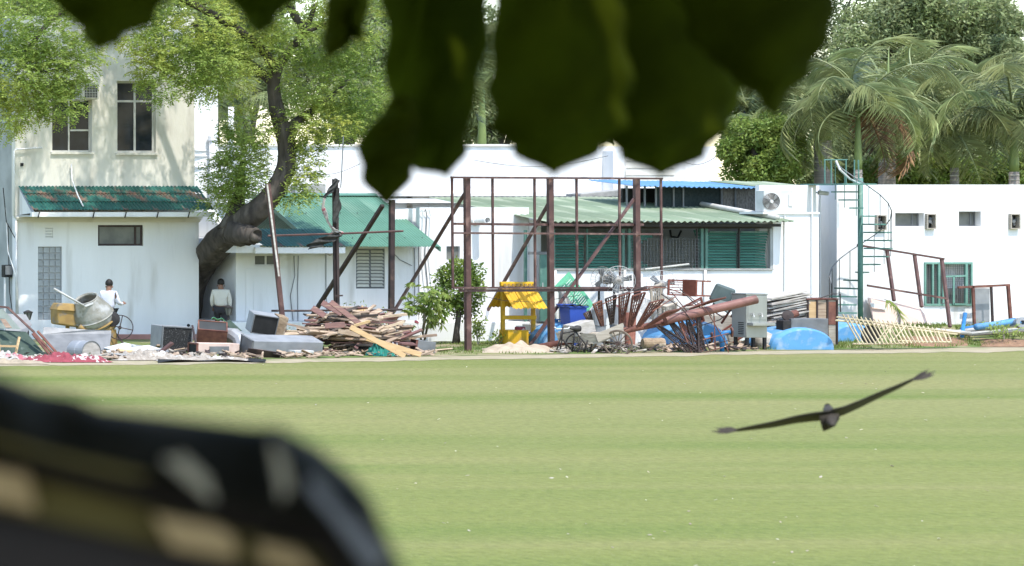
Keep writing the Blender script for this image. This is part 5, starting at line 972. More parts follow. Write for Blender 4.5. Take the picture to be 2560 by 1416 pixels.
def clump(mb, c, rad, n, rg, L=.34, pairs=5, ll=.12, lw=.038, droop=.7, shell=.45):
    for _ in range(n):
        v = rdir(rg); r_ = (shell+(1-shell)*rg.random())**.6; p = Vector((c[0]+v.x*rad[0]*r_, c[1]+v.y*rad[1]*r_, c[2]+v.z*rad[2]*r_))
        d = (v+Vector((0, 0, .25))+rdir(rg)*.6); spray(mb, p, d, L*rg.uniform(.7, 1.25), pairs, ll, lw, rg, droop)
# ---- neem tree between the two left buildings
rg = random.Random(8)
nm = thing('neem_tree', 'big leaning neem tree with dark trunk rising between the left buildings', 'tree', Vector((X(462, 81.6), 81.6, 0)))
def TP(px, py, d): return P(px, py, d)
TR_ = [(Vector((X(462, 81.6), 81.6, 0)), .48), (TP(475, 730, 81.3), .47), (TP(508, 660, 80.6), .45), (TP(545, 608, 79.3), .47), (TP(588, 572, 78.3), .47), (TP(628, 540, 77.6), .41), (TP(665, 508, 77.2), .34), (TP(695, 465, 77.0), .3), (TP(716, 415, 76.9), .27), (TP(716, 360, 76.8), .25), (TP(697, 290, 76.8), .23), (TP(684, 225, 76.8), .2), (TP(690, 180, 76.7), .16), (TP(720, 130, 76.5), .13), (TP(760, 80, 76.3), .1), (TP(790, 10, 76.2), .06)]
def densify(tr, n=4, amp=.03):
    pts = []; rad = []
    for i in range(len(tr)-1):
        for k in range(n):
            u = k/n; a = tr[max(i-1, 0)][0]; b, c, d = tr[i][0], tr[i+1][0], tr[min(i+2, len(tr)-1)][0]
            pts.append(.5*((2*b)+(c-a)*u+(2*a-5*b+4*c-d)*u*u+(-a+3*b-3*c+d)*u**3)+rdir(rg)*amp*tr[i][1]); rad.append(tr[i][1]*(1-u)+tr[i+1][1]*u)
    pts.append(tr[-1][0]); rad.append(tr[-1][1]); return pts, rad
a, b = densify(TR_, 7, .02); b = [r_*.84 for r_ in b]; obj('trunk', MB().path(a, b, 24, rel=.2), bark, nm, sm=True)
limbs = [[(TP(590, 580, 78.1), .42), (TP(612, 585, 77.6), .33), (TP(634, 588, 77.3), .24), (TP(642, 590, 77.2), .18)], [(TP(575, 575, 78.3), .34), (TP(590, 520, 78.3), .2), (TP(600, 470, 78.3), .13), (TP(606, 400, 78.2), .07)],
         [(TP(712, 330, 76.8), .16), (TP(760, 290, 76.8), .12), (TP(800, 265, 76.8), .08), (TP(870, 200, 76.6), .05)], [(TP(690, 215, 76.8), .15), (TP(640, 170, 76.8), .11), (TP(560, 110, 76.6), .08), (TP(480, 60, 76.4), .05)],
         [(TP(690, 180, 76.7), .14), (TP(640, 110, 76.3), .11), (TP(500, 20, 75.8), .1), (TP(300, -60, 75.6), .08), (TP(120, 60, 75.5), .07), (TP(40, 180, 75.5), .04)], [(TP(120, 60, 75.5), .06), (TP(60, 150, 75.5), .05), (TP(110, 180, 75.4), .04), (TP(180, 160, 75.4), .03)],
         [(TP(760, 80, 76.3), .09), (TP(830, 60, 76.2), .07), (TP(930, 90, 76.2), .04)]]
for lb in limbs: a, b = densify(lb, 5, .05); obj('limb', MB().path(a, b, 12, rel=.2), bark, nm, sm=True)
CL = [  # px, py, rx, rz (px), depth, ry m, sprays
 (60, 60, 95, 85, 75.6, 1.2, 420), (150, 95, 90, 75, 75.5, 1.0, 380), (40, 190, 70, 75, 75.5, 1.0, 330), (130, 180, 75, 60, 75.4, .9, 260), (190, 150, 60, 55, 75.4, .8, 160), (60, 262, 42, 50, 75.5, .7, 170), (20, 300, 28, 36, 75.5, .6, 100), (150, 262, 42, 36, 75.3, .6, 130), (110, 240, 50, 30, 75.4, .6, 120), (10, 130, 60, 110, 75.7, 1.0, 250),
 (480, 60, 100, 70, 75.9, 1.2, 420), (420, 110, 70, 60, 75.8, 1.0, 260), (500, 150, 95, 62, 75.9, 1.1, 420), (400, 205, 42, 48, 75.6, .6, 140), (560, 190, 58, 52, 76.0, .9, 210), (375, 165, 38, 45, 75.6, .6, 120), (500, 215, 42, 28, 75.8, .6, 100), (330, 60, 60, 60, 75.6, .9, 150),
 (620, 60, 80, 70, 76.2, 1.0, 260), (720, 60, 90, 80, 76.3, 1.2, 330), (820, 90, 85, 70, 76.3, 1.1, 330), (900, 60, 80, 80, 76.3, 1.1, 300), (800, 210, 90, 58, 76.6, 1.0, 360), (880, 230, 75, 68, 76.6, 1.0, 330), (760, 300, 60, 42, 76.6, .8, 160), (850, 305, 80, 38, 76.6, .8, 220), (925, 290, 40, 55, 76.6, .8, 160), (650, 120, 60, 60, 76.3, .9, 160),
 (618, 322, 46, 45, 77.0, .6, 190), (600, 385, 52, 55, 77.4, .7, 230), (606, 432, 50, 46, 77.5, .7, 180), (565, 440, 42, 45, 78.0, .6, 140), (596, 492, 50, 32, 78.6, .6, 130), (762, 345, 30, 38, 76.8, .6, 110), (758, 412, 28, 46, 76.8, .6, 140), (752, 460, 26, 34, 76.8, .6, 90), (548, 505, 40, 30, 78.4, .5, 70), (735, 490, 22, 30, 76.5, .4, 50)]
mb = MB()
for px, py, rx, rz, d, ry, n in CL: clump(mb, P(px, py, d), (rx*d/F, ry, rz*d/F), int(n*1.25), rg)
for px, py, n in ((0, -60, 260), (200, -50, 300), (420, -60, 320), (640, -70, 300), (860, -60, 300)): clump(mb, P(px, py, 76), (130*76/F, 1.6, 70*76/F), n, rg)
for px, py, n in ((60, -300, 300), (210, -360, 300), (360, -320, 320), (480, -380, 280), (150, -230, 200), (420, -240, 200), (280, -430, 240), (40, -420, 220)): clump(mb, P(px, py, 77.5), (95*76/F, 1.5, 60*76/F), n, rg)
obj('foliage', mb, leafneem, nm)
for lb in ([(TP(760, 80, 76.3), .1), (TP(640, -120, 76.6), .1), (TP(480, -300, 77.2), .08), (TP(250, -380, 77.5), .06), (TP(50, -350, 77.5), .03)],): a, b = densify(lb, 5, .05); obj('limb', MB().path(a, b, 10, rel=.2), bark, nm, sm=True)
# ---- round shrub tree, papaya-like plant and weeds by the plinth
rg = random.Random(21)
t = thing('round_shrub', 'clipped round shrub on a thin trunk before the plain white wall', 'shrub', G(1144, 862))
d_ = G(1144, 862).y; obj('trunk', MB().path([G(1138, 862), P(1140, 830, d_), P(1146, 790, d_), P(1148, 730, d_)], [.09, .07, .06, .04], 8, .1, rng=rg), bark, t, sm=True); obj('trunk', MB().path([G(1146, 861), P(1144, 830, d_), P(1152, 780, d_)], [.06, .05, .03], 7, .1, rng=rg), bark, t, sm=True)
mb = MB()
def leafball(mb, c, rad, n, rg, L, W, shell=.7):
    for _ in range(n):
        v = rdir(rg); r_ = (shell+(1-shell)*rg.random()); p = Vector((c[0]+v.x*rad[0]*r_, c[1]+v.y*rad[1]*r_, c[2]+v.z*rad[2]*r_)); p += v*.12*noise.noise(p*2.2)*2
        d = (v*.6+rdir(rg)*.9).normalized(); s = face(d, rg, 1.0)
        if s.length > .05: leafquad(mb, p, d, s.normalized(), L*rg.uniform(.7, 1.3), W*rg.uniform(.8, 1.2))
leafball(mb, P(1147, 718, d_), (60*d_/F, .6, 66*d_/F), 2600, rg, .1, .055, .6); leafball(mb, P(1150, 690, d_), (55*d_/F, .55, 40*d_/F), 900, rg, .1, .055, .7); leafball(mb, P(1172, 775, d_), (35*d_/F, .4, 30*d_/F), 400, rg, .09, .05, .3); leafball(mb, P(1125, 760, d_), (32*d_/F, .4, 30*d_/F), 350, rg, .09, .05, .3)
obj('foliage', mb, leafdark, t)
t = thing('papaya_plant', 'leafy papaya like plant with drooping lobed leaves right of the wood heap', 'plant', G(1058, 858)); d_ = 76.8
obj('stem', MB().path([G(1052, 858), P(1062, 800, d_), P(1058, 760, d_)], [.04, .035, .03], 7), palmtrunk, t); obj('stem', MB().path([G(1060, 858), P(1072, 800, d_), P(1085, 770, d_)], [.03, .03, .02], 7), palmtrunk, t)
mb = MB()
for k in range(95):
    c_ = P(1055+rg.gauss(0, 30), 752+rg.gauss(0, 22), d_+rg.gauss(0, .3)); dn = Vector((rg.uniform(-1, 1), rg.uniform(-1, .4), rg.uniform(-.9, .1))).normalized()
    for j in range(7):
        a = R(-75+25*j); s = dn.cross(Vector((0, 0, 1))).normalized(); l_ = (dn*math.cos(a)+s*math.sin(a)+Vector((0, 0, -.25))).normalized(); leafquad(mb, c_, l_, face(l_, rg, .8), rg.uniform(.16, .3), .06)
for k in range(22):
    c_ = P(1100+rg.gauss(0, 12), 790+rg.gauss(0, 16), d_-.2)
    for j in range(6): l_ = Vector((rg.uniform(-.7, .7), rg.uniform(-.6, .3), -.9)).normalized(); leafquad(mb, c_, l_, face(l_, rg, .8), rg.uniform(.16, .28), .055)
obj('leaves', mb, leafbush, t)
for k, (px, py0, py1, n, lab) in enumerate(((868, 745, 790, 40, 'thin weed showing above the wood heap left of the battens'), (915, 752, 800, 60, 'weed with small leaves behind the upright battens'), (942, 768, 830, 90, 'leafy weed right of the upright battens'), (985, 780, 850, 110, 'weed bush at the foot of the right dark post'), (1195, 790, 858, 160, 'wispy weed at the foot of the round shrub'), (730, 823, 845, 30, 'small green weed left of the wood heap'), (1240, 835, 858, 60, 'dark low plant left of the yellow shelter'), (965, 800, 850, 110, 'low weed behind the grey sheet'))):
    d_ = 76.6; z1 = Z(py0, d_); c0 = Vector((X(px, d_), d_, 0)); t = thing('weed_plant', lab, 'plant', c0, 'weeds along the plinth'); s_ = MB(); l_ = MB()
    for j in range(4):
        tip = Vector((c0.x+rg.uniform(-.25, .25), d_+rg.uniform(-.15, .15), z1*rg.uniform(.8, 1.0))); s_.path([c0, c0.lerp(tip, .5)+rdir(rg)*.05, tip], [.012, .01, .005], 5)
        for i in range(n//3): u = .35+.65*rg.random(); p = c0.lerp(tip, u)+rdir(rg)*.12; dd = rdir(rg); leafquad(l_, p, dd, face(dd, rg, .9), .1, .05)
    obj('stems', s_, palmtrunk, t); obj('leaves', l_, leafbush, t)
t = thing('yellow_green_plant', 'low yellow green plant beside the pipe pile at the right edge', 'plant', Vector((X(2520, 76.0), 76.0, .25))); l_ = MB()
for i in range(130): p = P(2500+rg.gauss(0, 22), 826+rg.gauss(0, 10), 76.0+rg.uniform(-.2, .3)); dd = (rdir(rg)+Vector((0, 0, .8))).normalized(); leafquad(l_, p, dd, face(dd, rg, .9), .16, .035)
obj('leaves', l_, leafneem, t); obj('stem', MB().tube((X(2510, 76), 76, .2), (X(2508, 76), 76, .55), .015), palmtrunk, t)
# ---- broadleaf trees behind
def backtree(label, px, py, rx, rz, d, n, L, W, seed, trunk=True, m_=leafback, name='background_tree'):
    rg = random.Random(seed); c = P(px, py, d); t_ = thing(name, label, 'tree', (c.x, d, 0), 'trees behind the buildings'); mb = MB(); k = d/F
    lobes = []
    for _ in range(26):
        v = rdir(rg); r_ = .45+.5*rg.random(); lobes.append((Vector((c.x+v.x*rx*k*r_, d+v.y*rx*k*.5*r_, max(1.2, c.z+v.z*rz*k*r_))), rx*k*rg.uniform(.2, .36)))
    for lc, lr in lobes:
        for _ in range(int(n*1.9)//26):
            v = rdir(rg); p = lc+v*lr*(.55+.45*rg.random())*Vector((1, 1, .8)).length/1.6; p.z = max(p.z, .4); dd = (v*.4+rdir(rg)+Vector((0, 0, -.3))).normalized(); s = face(dd, rg, 1.1)
            if s.length > .05: leafquad(mb, p, dd, s.normalized(), L*rg.uniform(.7, 1.3), W)
    obj('crown', mb, m_, t_)
    base = Vector((c.x, d, 0)); obj('trunk', MB().path([base, base+Vector((.2, 0, c.z*.5)), c], [.35, .28, .1], 9, .08, rng=rg), bark, t_, sm=True)
    for lc, lr in lobes[:9]: obj('branch', MB().path([Vector((c.x+.1, d, c.z*.55)), c.lerp(lc, .5)+rdir(rg)*.3, lc], [.12, .08, .03], 6), bark, t_)
backtree('tall pale leaved tree filling the top right behind the palms', 2330, 150, 200, 210, 118, 17000, .24, .085, 31)
backtree('tall tree at the right edge below the patch of sky', 2540, 220, 150, 120, 121, 9000, .24, .085, 32)
backtree('tall tree behind the palm with the upright spear', 2120, 110, 190, 220, 122, 10000, .24, .085, 33)
backtree('low bright bush tree right of the rear building', 1925, 390, 125, 85, 97, 12000, .15, .07, 34, m_=leafbush, name='bush_tree')
backtree('dark low tree behind the palm trunks', 2200, 380, 190, 110, 108, 8000, .24, .10, 35, name='bush_tree')
backtree('dark low tree at the right edge above the parapet', 2470, 400, 170, 90, 107, 8000, .24, .10, 36, name='bush_tree')
backtree('tree behind the rear building seen left of the hanging leaves', 860, 180, 190, 160, 108, 9000, .26, .09, 37)
backtree('tree behind the rear building seen between the hanging leaves', 1230, 200, 170, 200, 110, 8000, .26, .09, 38)
backtree('tree behind the rear building hidden by the broad leaves', 1620, 200, 200, 170, 112, 7000, .26, .09, 39)
backtree('leafy tree behind the slim palm right of the rear building', 1890, 240, 150, 140, 113, 9000, .28, .10, 41)
backtree('hedge like bush above the wall right of the spiral stair', 2290, 440, 130, 50, 101, 5000, .2, .09, 42, m_=leafbush, name='bush_tree')
backtree('hedge like bush above the wall left of the spiral stair', 2075, 440, 110, 50, 103, 4500, .2, .09, 43, name='bush_tree')
backtree('hedge like bush above the wall near the right edge', 2500, 440, 120, 50, 102, 5000, .2, .09, 44, m_=leafbush, name='bush_tree')
backtree('tall tree behind the roof of the left building', 190, 10, 250, 120, 104, 11000, .26, .09, 45)
backtree('tall tree behind the right end of the left building', 520, 30, 190, 130, 106, 9000, .26, .09, 46)
backtree('tree filling the gap above the rear parapet left of the leaves', 960, 150, 150, 170, 111, 8000, .26, .09, 47)
backtree('pale tree filling the top right between the palms', 2420, 90, 130, 150, 125, 9000, .24, .085, 48)
backtree('dark tree behind the rear tower', 610, 130, 120, 190, 104, 6000, .26, .09, 40)
# ---- royal palms
def frond_mesh(seed, L=2.9, dry=False):
    rg = random.Random(seed); mb = MB(); pts = []; p = Vector((0, 0, 0)); ang_ = R(62); n = 26
    for i in range(n+1):
        pts.append(p.copy()); u = i/n; ang_ -= R(5.0)*(.5+u*1.1); p = p+Vector((math.cos(ang_), 0, math.sin(ang_)))*L/n
    mb.path(pts, [.035*(1-.85*i/n) for i in range(n+1)], 5)
    for i in range(3, n+1):
        u = i/n; d = (pts[i]-pts[i-1]).normalized()
        for rep in range(3):
            for sg in (-1, 1):
                l_ = (.75-.35*abs(u-.45))*rg.uniform(.75, 1.15)*(1 if u < .9 else .7); ld = (d*.55+Vector((0, sg*.9, 0))+Vector((0, 0, -.25-.5*rg.random()))+rdir(rg)*.2).normalized()
                b_ = pts[i]-d*(rep/3)*L/n; s = ld.cross(d).normalized()*.02; m_ = b_+ld*l_*.5+Vector((0, 0, -.02)); e = b_+ld*l_+Vector((0, 0, -.28*l_)); mb.add([b_-s*.6, b_+s*.6, m_+s, m_-s, e], [(0, 1, 2, 3), (3, 2, 4)])
    return mb
FM = []
for k in range(5):
    m0 = frond_mesh(100+k); me = bpy.data.meshes.new('frond'); me.from_pydata(m0.v, [], m0.f); me.materials.append(palmleaf); FM.append(me)
m0 = frond_mesh(120); DRY = bpy.data.meshes.new('frond_dry'); DRY.from_pydata(m0.v, [], m0.f); DRY.materials.append(palmdry)
def palm(label, px, py, d, shaft, sc_, seed, spear=0, dry=0, nfr=13, tr_r=.2):
    rg = random.Random(seed); c = P(px, py, d); t_ = thing('royal_palm', label, 'palm tree', (c.x, d, 0), 'royal palms behind the white wall'); base = Vector((c.x+rg.uniform(-.15, .15), d, 0)); zs = Z(shaft, d)
    obj('trunk', MB().path([base, base.lerp(Vector((c.x, d, zs)), .5), Vector((c.x, d, zs))], [tr_r*1.15, tr_r*1.25, tr_r], 12), palmtrunk, t_, sm=True)
    for k in range(5): obj('trunk_ring', MB().ring((c.x, d, zs-.12-.16*k), (0, 0, 1), tr_r*1.0, .02, 14, 4), sheetwhite, t_)
    obj('crownshaft', MB().path([Vector((c.x, d, zs)), Vector((c.x, d, zs+.3)), Vector((c.x, d, (zs+c.z)/2)), c], [tr_r*.92, tr_r*.98, tr_r*.7, tr_r*.4], 12), palmshaft, t_, sm=True)
    for k in range(nfr+dry):
        o = bpy.data.objects.new('frond', DRY if k >= nfr else FM[rg.randrange(5)]); col.objects.link(o); o.parent = t_; LOC[o] = LOC[t_]
        az = 2*math.pi*k/nfr*1.0+rg.uniform(-.25, .25); wx = .45*math.cos(az)  # the wind leans the fronds to the left
        tilt = rg.choice((-35, -12, 5, 25, 45)) if k < nfr else 78
        o.location = (c.x-t_.location.x, 0, c.z-.05); s_ = sc_*rg.uniform(.85, 1.15); o.scale = (s_, s_, s_)
        o.rotation_euler = (Matrix.Rotation(-R(16), 4, 'Y')@Matrix.Rotation(az, 4, 'Z')@Matrix.Rotation(R(tilt), 4, 'Y')@Matrix.Rotation(rg.uniform(-.3, .3), 4, 'X')).to_euler()
    if spear: obj('spear_leaf', MB().path([c, P(px+2, (py+spear)/2, d), P(px+4, spear, d)], [.07, .045, .012], 8), palmshaft, t_, sm=True)
palm('slim royal palm beside the rear building corner', 1886, 310, 99, 400, .95, 1, tr_r=.12); palm('thick grey trunked royal palm left of the spiral stair', 2057, 285, 97, 352, 1.12, 2, tr_r=.26)
palm('royal palm with brown dead frond behind the spiral stair', 2145, 262, 95, 425, 1.15, 3, dry=2, tr_r=.13); palm('tallest royal palm with upright spear leaf', 2218, 285, 100, 396, 1.35, 4, spear=120, tr_r=.25)
palm('royal palm right of the tallest one', 2386, 335, 98, 420, 1.2, 5, tr_r=.13); palm('royal palm near the right edge', 2535, 300, 96, 430, 1.3, 6, tr_r=.15); palm('royal palm behind seen above the middle of the right wall', 2320, 250, 104, 400, 1.25, 7, tr_r=.17)
palm('royal palm crown beside the rear tower', 600, 265, 95, 420, 1.0, 8, nfr=11, tr_r=.15); palm('royal palm behind the rear parapet left of the leaves', 930, 300, 96, 400, 1.0, 9, nfr=11, tr_r=.15); palm('royal palm seen between the hanging leaves', 1205, 180, 97, 380, 1.0, 10, nfr=11, tr_r=.15); palm('royal palm at the far right edge of the wall', 2640, 250, 98, 420, 1.3, 11, tr_r=.2)
# ---- rough grass on the bank, dry litter on the field
rg = random.Random(77); mb = MB()
def blade(px, d, h):
    p = Vector((X(px, d), d, .01+yz(px, d))); s = Vector((rg.uniform(-1, 1), rg.uniform(-1, 1), 0)).normalized()*.012; mb.add([p-s, p+s, p+Vector((rg.uniform(-.5, .5)*h, rg.uniform(-.5, .5)*h, h))], [(0, 1, 2)])
for _ in range(22000):
    px = rg.choice((rg.uniform(1880, 2640), rg.uniform(1880, 2640), rg.uniform(1540, 1900), rg.uniform(1100, 1540))); d0 = G(px, lin(UP, px)).y; d = d0+.25+rg.random()**.8*(79.2-d0)
    if noise.noise(Vector((px*.02, d*.9, 4))) > -.12: blade(px, d, rg.uniform(.05, .16) if px > 1880 else rg.uniform(.03, .1))
gm = mat('rough_grass', (.14, .2, .04), (.2, .235, .065), 1.2, .7, island=.3, trans=.25); obj('rough_grass', mb, gm, kind='stuff', label='rough green grass on the bank before the right wall', cat='grass')
mb = MB()
for _ in range(130):
    d = 27.5+40*rg.random()**1.3; p = Vector((X(rg.uniform(-50, 2620), d), d, .012)); a = rg.uniform(0, 6.3); r_ = rg.uniform(.01, .028)*(1.6 if rg.random() < .06 else 1); e = Vector((math.cos(a), math.sin(a), rg.uniform(0, .4)))*r_; f_ = Vector((-math.sin(a), math.cos(a), rg.uniform(0, .3)))*r_*.6; mb.slab([p-e, p-f_, p+e, p+f_], (0, 0, .006))
obj('leaf_litter', mb, mat('dry_litter', (.38, .31, .2), (.52, .48, .38), 1, .9, island=.35), kind='stuff', label='dry leaf bits scattered over the mown field', cat='litter')
# ================================================================ PEOPLE
def skinmesh(name, verts, edges, rad, m_, parent, root=0):
    me = bpy.data.meshes.new(name); L0 = LOC[parent]; me.from_pydata([Vector(v)-L0 for v in verts], edges, []); o = bpy.data.objects.new(name, me); col.objects.link(o); o.parent = parent; LOC[o] = L0
    s = o.modifiers.new('skin', 'SKIN'); s.use_smooth_shade = True
    for i, r_ in enumerate(rad): me.skin_vertices[0].data[i].radius = r_ if isinstance(r_, tuple) else (r_, r_)
    me.skin_vertices[0].data[root].use_root = True; sb = o.modifiers.new('sub', 'SUBSURF'); sb.levels = 1; sb.render_levels = 2; me.materials.append(m_); return o
def person(label, base, face, pose, shirtm, hh=1.72):
    t_ = thing('person', label, 'person', base); base = Vector(base); k = hh/1.72; fw = Vector((math.cos(face), math.sin(face), 0)); rt = Vector((fw.y, -fw.x, 0))
    T = lambda r_, f, z: base+(rt*r_+fw*f+Vector((0, 0, z)))*k
    J = dict(pel=T(0, 0, .95), wai=T(0, .01, 1.1), che=T(0, .02, 1.32), nek=T(0, .02, 1.47), hd0=T(0, .04, 1.56), hd1=T(0, .05, 1.66), nose=T(0, .145, 1.60))
    J.update({n_: T(*v) for n_, v in pose.items()})
    order = list(J); idx = {n_: i for i, n_ in enumerate(order)}
    ed = [('pel', 'wai'), ('wai', 'che'), ('che', 'nek'), ('nek', 'hd0'), ('hd0', 'hd1'), ('hd0', 'nose')]; rad = dict(pel=(.15, .11), wai=(.14, .105), che=(.17, .115), nek=.058, hd0=(.075, .088), hd1=(.078, .095), nose=.018)
    for s in 'lr':
        ed += [('che', 'sh'+s), ('sh'+s, 'el'+s), ('el'+s, 'wr'+s), ('wr'+s, 'pa'+s), ('pel', 'hi'+s), ('hi'+s, 'kn'+s), ('kn'+s, 'an'+s), ('an'+s, 'to'+s)]; rad.update({'sh'+s: .062, 'el'+s: .042, 'wr'+s: .028, 'pa'+s: (.036, .022), 'hi'+s: .088, 'kn'+s: .055, 'an'+s: .038, 'to'+s: .035})
    vs = [J[n_] for n_ in order]; es = [(idx[a], idx[b]) for a, b in ed]; rd = [rad[n_] for n_ in order]
    for s in 'lr':  # five fingers from each palm
        d = (J['pa'+s]-J['wr'+s]).normalized(); side = d.cross(fw+Vector((0, 0, .3))).normalized()
        for q_, l_, off in ((0, .06, -.03), (1, .075, -.01), (2, .08, .01), (3, .065, .028), (4, .045, -.045)):
            a = J['pa'+s]+side*off*.8; b = a+d*l_*(.6 if q_ < 4 else .3)+side*(off*.3 if q_ < 4 else -.02); e = b+d*l_*.5+fw*.015; n_ = len(vs); vs += [b, e]; es += [(idx['pa'+s], n_), (n_, n_+1)]; rd += [.0095, .008]
    skinmesh('body', vs, es, rd, skin, t_)
    def sub(name, names, ext, m_, grow):
        ii = {n_: i for i, n_ in enumerate(names)}; e2 = [(ii[a], ii[b]) for a, b in ed if a in ii and b in ii]; r2 = [tuple(x*grow+.012 for x in (rad[n_] if isinstance(rad[n_], tuple) else (rad[n_], rad[n_]))) for n_ in names]; skinmesh(name, [J[n_] for n_ in names], e2, r2, m_, t_)
    sub('shirt', ['pel', 'wai', 'che', 'nek', 'shl', 'shr', 'ell', 'elr']+(['wrl', 'wrr']), 0, shirtm, 1.24); sub('trousers', ['pel', 'hil', 'hir', 'knl', 'knr', 'anl', 'anr'], 0, trouser, 1.18)
    hc = J['hd1']; mb = MB(); mb.grid(lambda u, v: hc+Vector((0, 0, .012))+(rt*math.sin(2*math.pi*u)*math.cos(v*1.9-.45)*.098+fw*(math.cos(2*math.pi*u)*.105*math.cos(v*1.9-.45)-.015)+Vector((0, 0, math.sin(v*1.9-.45)*.125)))*k, 18, 8); obj('hair', mb, hairm, t_, sm=True)
    for s in (-1, 1): obj('ear', MB().lathe(J['hd0']+rt*s*.088*k+Vector((0, 0, .02)), rt*s, [(0, .03), (.015, .025), (.018, 0)], 8), skin, t_); obj('shoe', MB().obox((J['an'+'rl'[s < 0]]+J['to'+'rl'[s < 0]])/2-Vector((0, 0, .01)), (.1, .1, .07)), black, t_, bev=.02); obj('eye', MB().lathe(J['hd0']+fw*.083*k+rt*s*.035+Vector((0, 0, .055)), fw, [(0, .012), (.008, 0)], 8), black, t_)
    return t_
pose1 = dict(shl=(-.19, 0, 1.40), ell=(-.25, -.03, 1.13), wrl=(-.24, .12, .93), pal=(-.23, .17, .88), shr=(.19, .02, 1.40), elr=(.27, .05, 1.14), wrr=(.25, .28, 1.10), par=(.24, .37, 1.12), hil=(-.09, 0, .90), knl=(-.1, .12, .5), anl=(-.1, .02, .09), tol=(-.1, .16, .04), hir=(.09, 0, .9), knr=(.1, .0, .48), anr=(.1, -.2, .12), tor=(.1, -.08, .04))
person('man in pale shirt and dark trousers walking right behind the mixer', (X(271, 77.3), 77.3, .02), R(35), pose1, shirt1, 1.74)
pose2 = dict(shl=(-.19, 0, 1.40), ell=(-.24, .03, 1.13), wrl=(-.22, .14, .95), pal=(-.2, .18, .88), shr=(.19, .02, 1.40), elr=(.24, .02, 1.13), wrr=(.22, .1, .90), par=(.21, .13, .83), hil=(-.09, 0, .90), knl=(-.1, .1, .5), anl=(-.1, .0, .09), tol=(-.1, .14, .04), hir=(.09, 0, .9), knr=(.1, .0, .48), anr=(.1, -.12, .1), tor=(.1, .02, .04))
person('man in cream shirt standing in the shaded doorway', (X(552, 79.6), 79.6, .02), R(60), pose2, shirt2, 1.70)
# ================================================================ BIRD
D = 17.0; bd_c = P(2074, 1040, D); ray = Vector((X(2074, 1), 1, Z(1040, 1)-H)).normalized()
bird = thing('kite_bird', 'brown kite gliding low over the mown field with wings spread', 'bird', bd_c)
mb = MB(); upv = Vector((0, 0, 1)); sidev = ray.cross(upv).normalized()
body_ax = (ray*.95+Vector((0, 0, .22))-sidev*.04).normalized()
mb.lathe(bd_c-body_ax*.26+Vector((0, 0, -.0)), body_ax, [(0, .005), (.05, .022), (.12, .033), (.22, .038), (.32, .033), (.39, .026), (.43, .028), (.47, .022), (.5, .012), (.53, .003)], 14)
def wing(pts, th):  # pts: (px, py, chord) from root to tip
    def fn(u, v):
        f = u*(len(pts)-1); i = min(len(pts)-2, int(f)); f -= i; px = pts[i][0]*(1-f)+pts[i+1][0]*f; py = pts[i][1]*(1-f)+pts[i+1][1]*f; ch = pts[i][2]*(1-f)+pts[i+1][2]*f
        e = P(px, py, D); a = v*2*math.pi; return e+ray*ch*.5*math.cos(a)-upv*ch*.045*math.cos(a)+upv*(th*(1-.5*u)*math.sin(a)+.018*(1-u)*(-math.cos(a)))
    mb.grid(fn, 26, 10)
wing([(2078, 1038, .24), (2030, 1043, .26), (1990, 1049, .26), (1930, 1062, .24), (1880, 1070, .2), (1835, 1077, .14)], .014); wing([(2078, 1036, .24), (2110, 1027, .26), (2150, 1010, .27), (2200, 987, .25), (2250, 965, .2), (2285, 948, .14)], .014)
for bx, tips in (((1845, 1076), ((1772, 1080), (1784, 1071), (1790, 1084), (1812, 1068), (1800, 1079))), ((2278, 951), ((2345, 926), (2340, 935), (2325, 922), (2335, 940), (2318, 930)))):
    for j, tp in enumerate(tips):
        a, b = P(bx[0], bx[1], D)+ray*(.05-.03*j), P(tp[0], tp[1], D)+ray*(.08-.05*j); s_ = (ray*.4+upv*.35).normalized()*.012; mid = a.lerp(b, .5); mb.add([a-s_*.7, a+s_*.7, mid+s_*1.4, mid-s_*1.4, b], [(0, 1, 2, 3), (3, 2, 4)])
tl = [P(2048, 1040, D), P(2052, 1060, D), P(2058, 1079, D), P(2072, 1074, D), P(2088, 1066, D), P(2100, 1045, D), P(2096, 1034, D)]; mb.slab([p-ray*.12 for p in tl], ray*.02)
obj('plumage', mb, featherm, bird, sm=True); obj('beak', MB().lathe(bd_c+body_ax*.26, body_ax, [(0, .018), (.04, .0)], 8), black, bird)
# ================================================================ NEAR TREE WITH HANGING BROAD LEAVES
bt = thing('broad_leaved_tree', 'near tree with big dark out of focus leaves hanging into the view', 'tree', (-.9, 3.4, 0)); rg = random.Random(9)
obj('trunk', MB().path([(-.9, 3.4, 0), (-.85, 3.4, 2.2), (-.7, 3.5, 4.3), (-.2, 3.3, 6.2), (.6, 3.0, 8.2)], [.3, .24, .21, .17, .1], 12, .06, rng=rg), bark, bt, sm=True)
LB = [Vector((-.7, 3.5, 4.35)), Vector((.6, 4.2, 4.72)), Vector((1.9, 4.75, 4.78)), Vector((2.7, 4.85, 4.76)), Vector((3.5, 4.9, 4.74))]
obj('limb', MB().path(LB, [.1, .07, .05, .04, .02], 8, .06, rng=rg), bark, bt, sm=True); obj('limb', MB().path([(-.2, 3.3, 6.2), (1.2, 2.8, 7.2), (3.0, 2.4, 7.8), (5.0, 2.0, 8.0)], [.14, .1, .07, .03], 8, .06, rng=rg), bark, bt, sm=True)
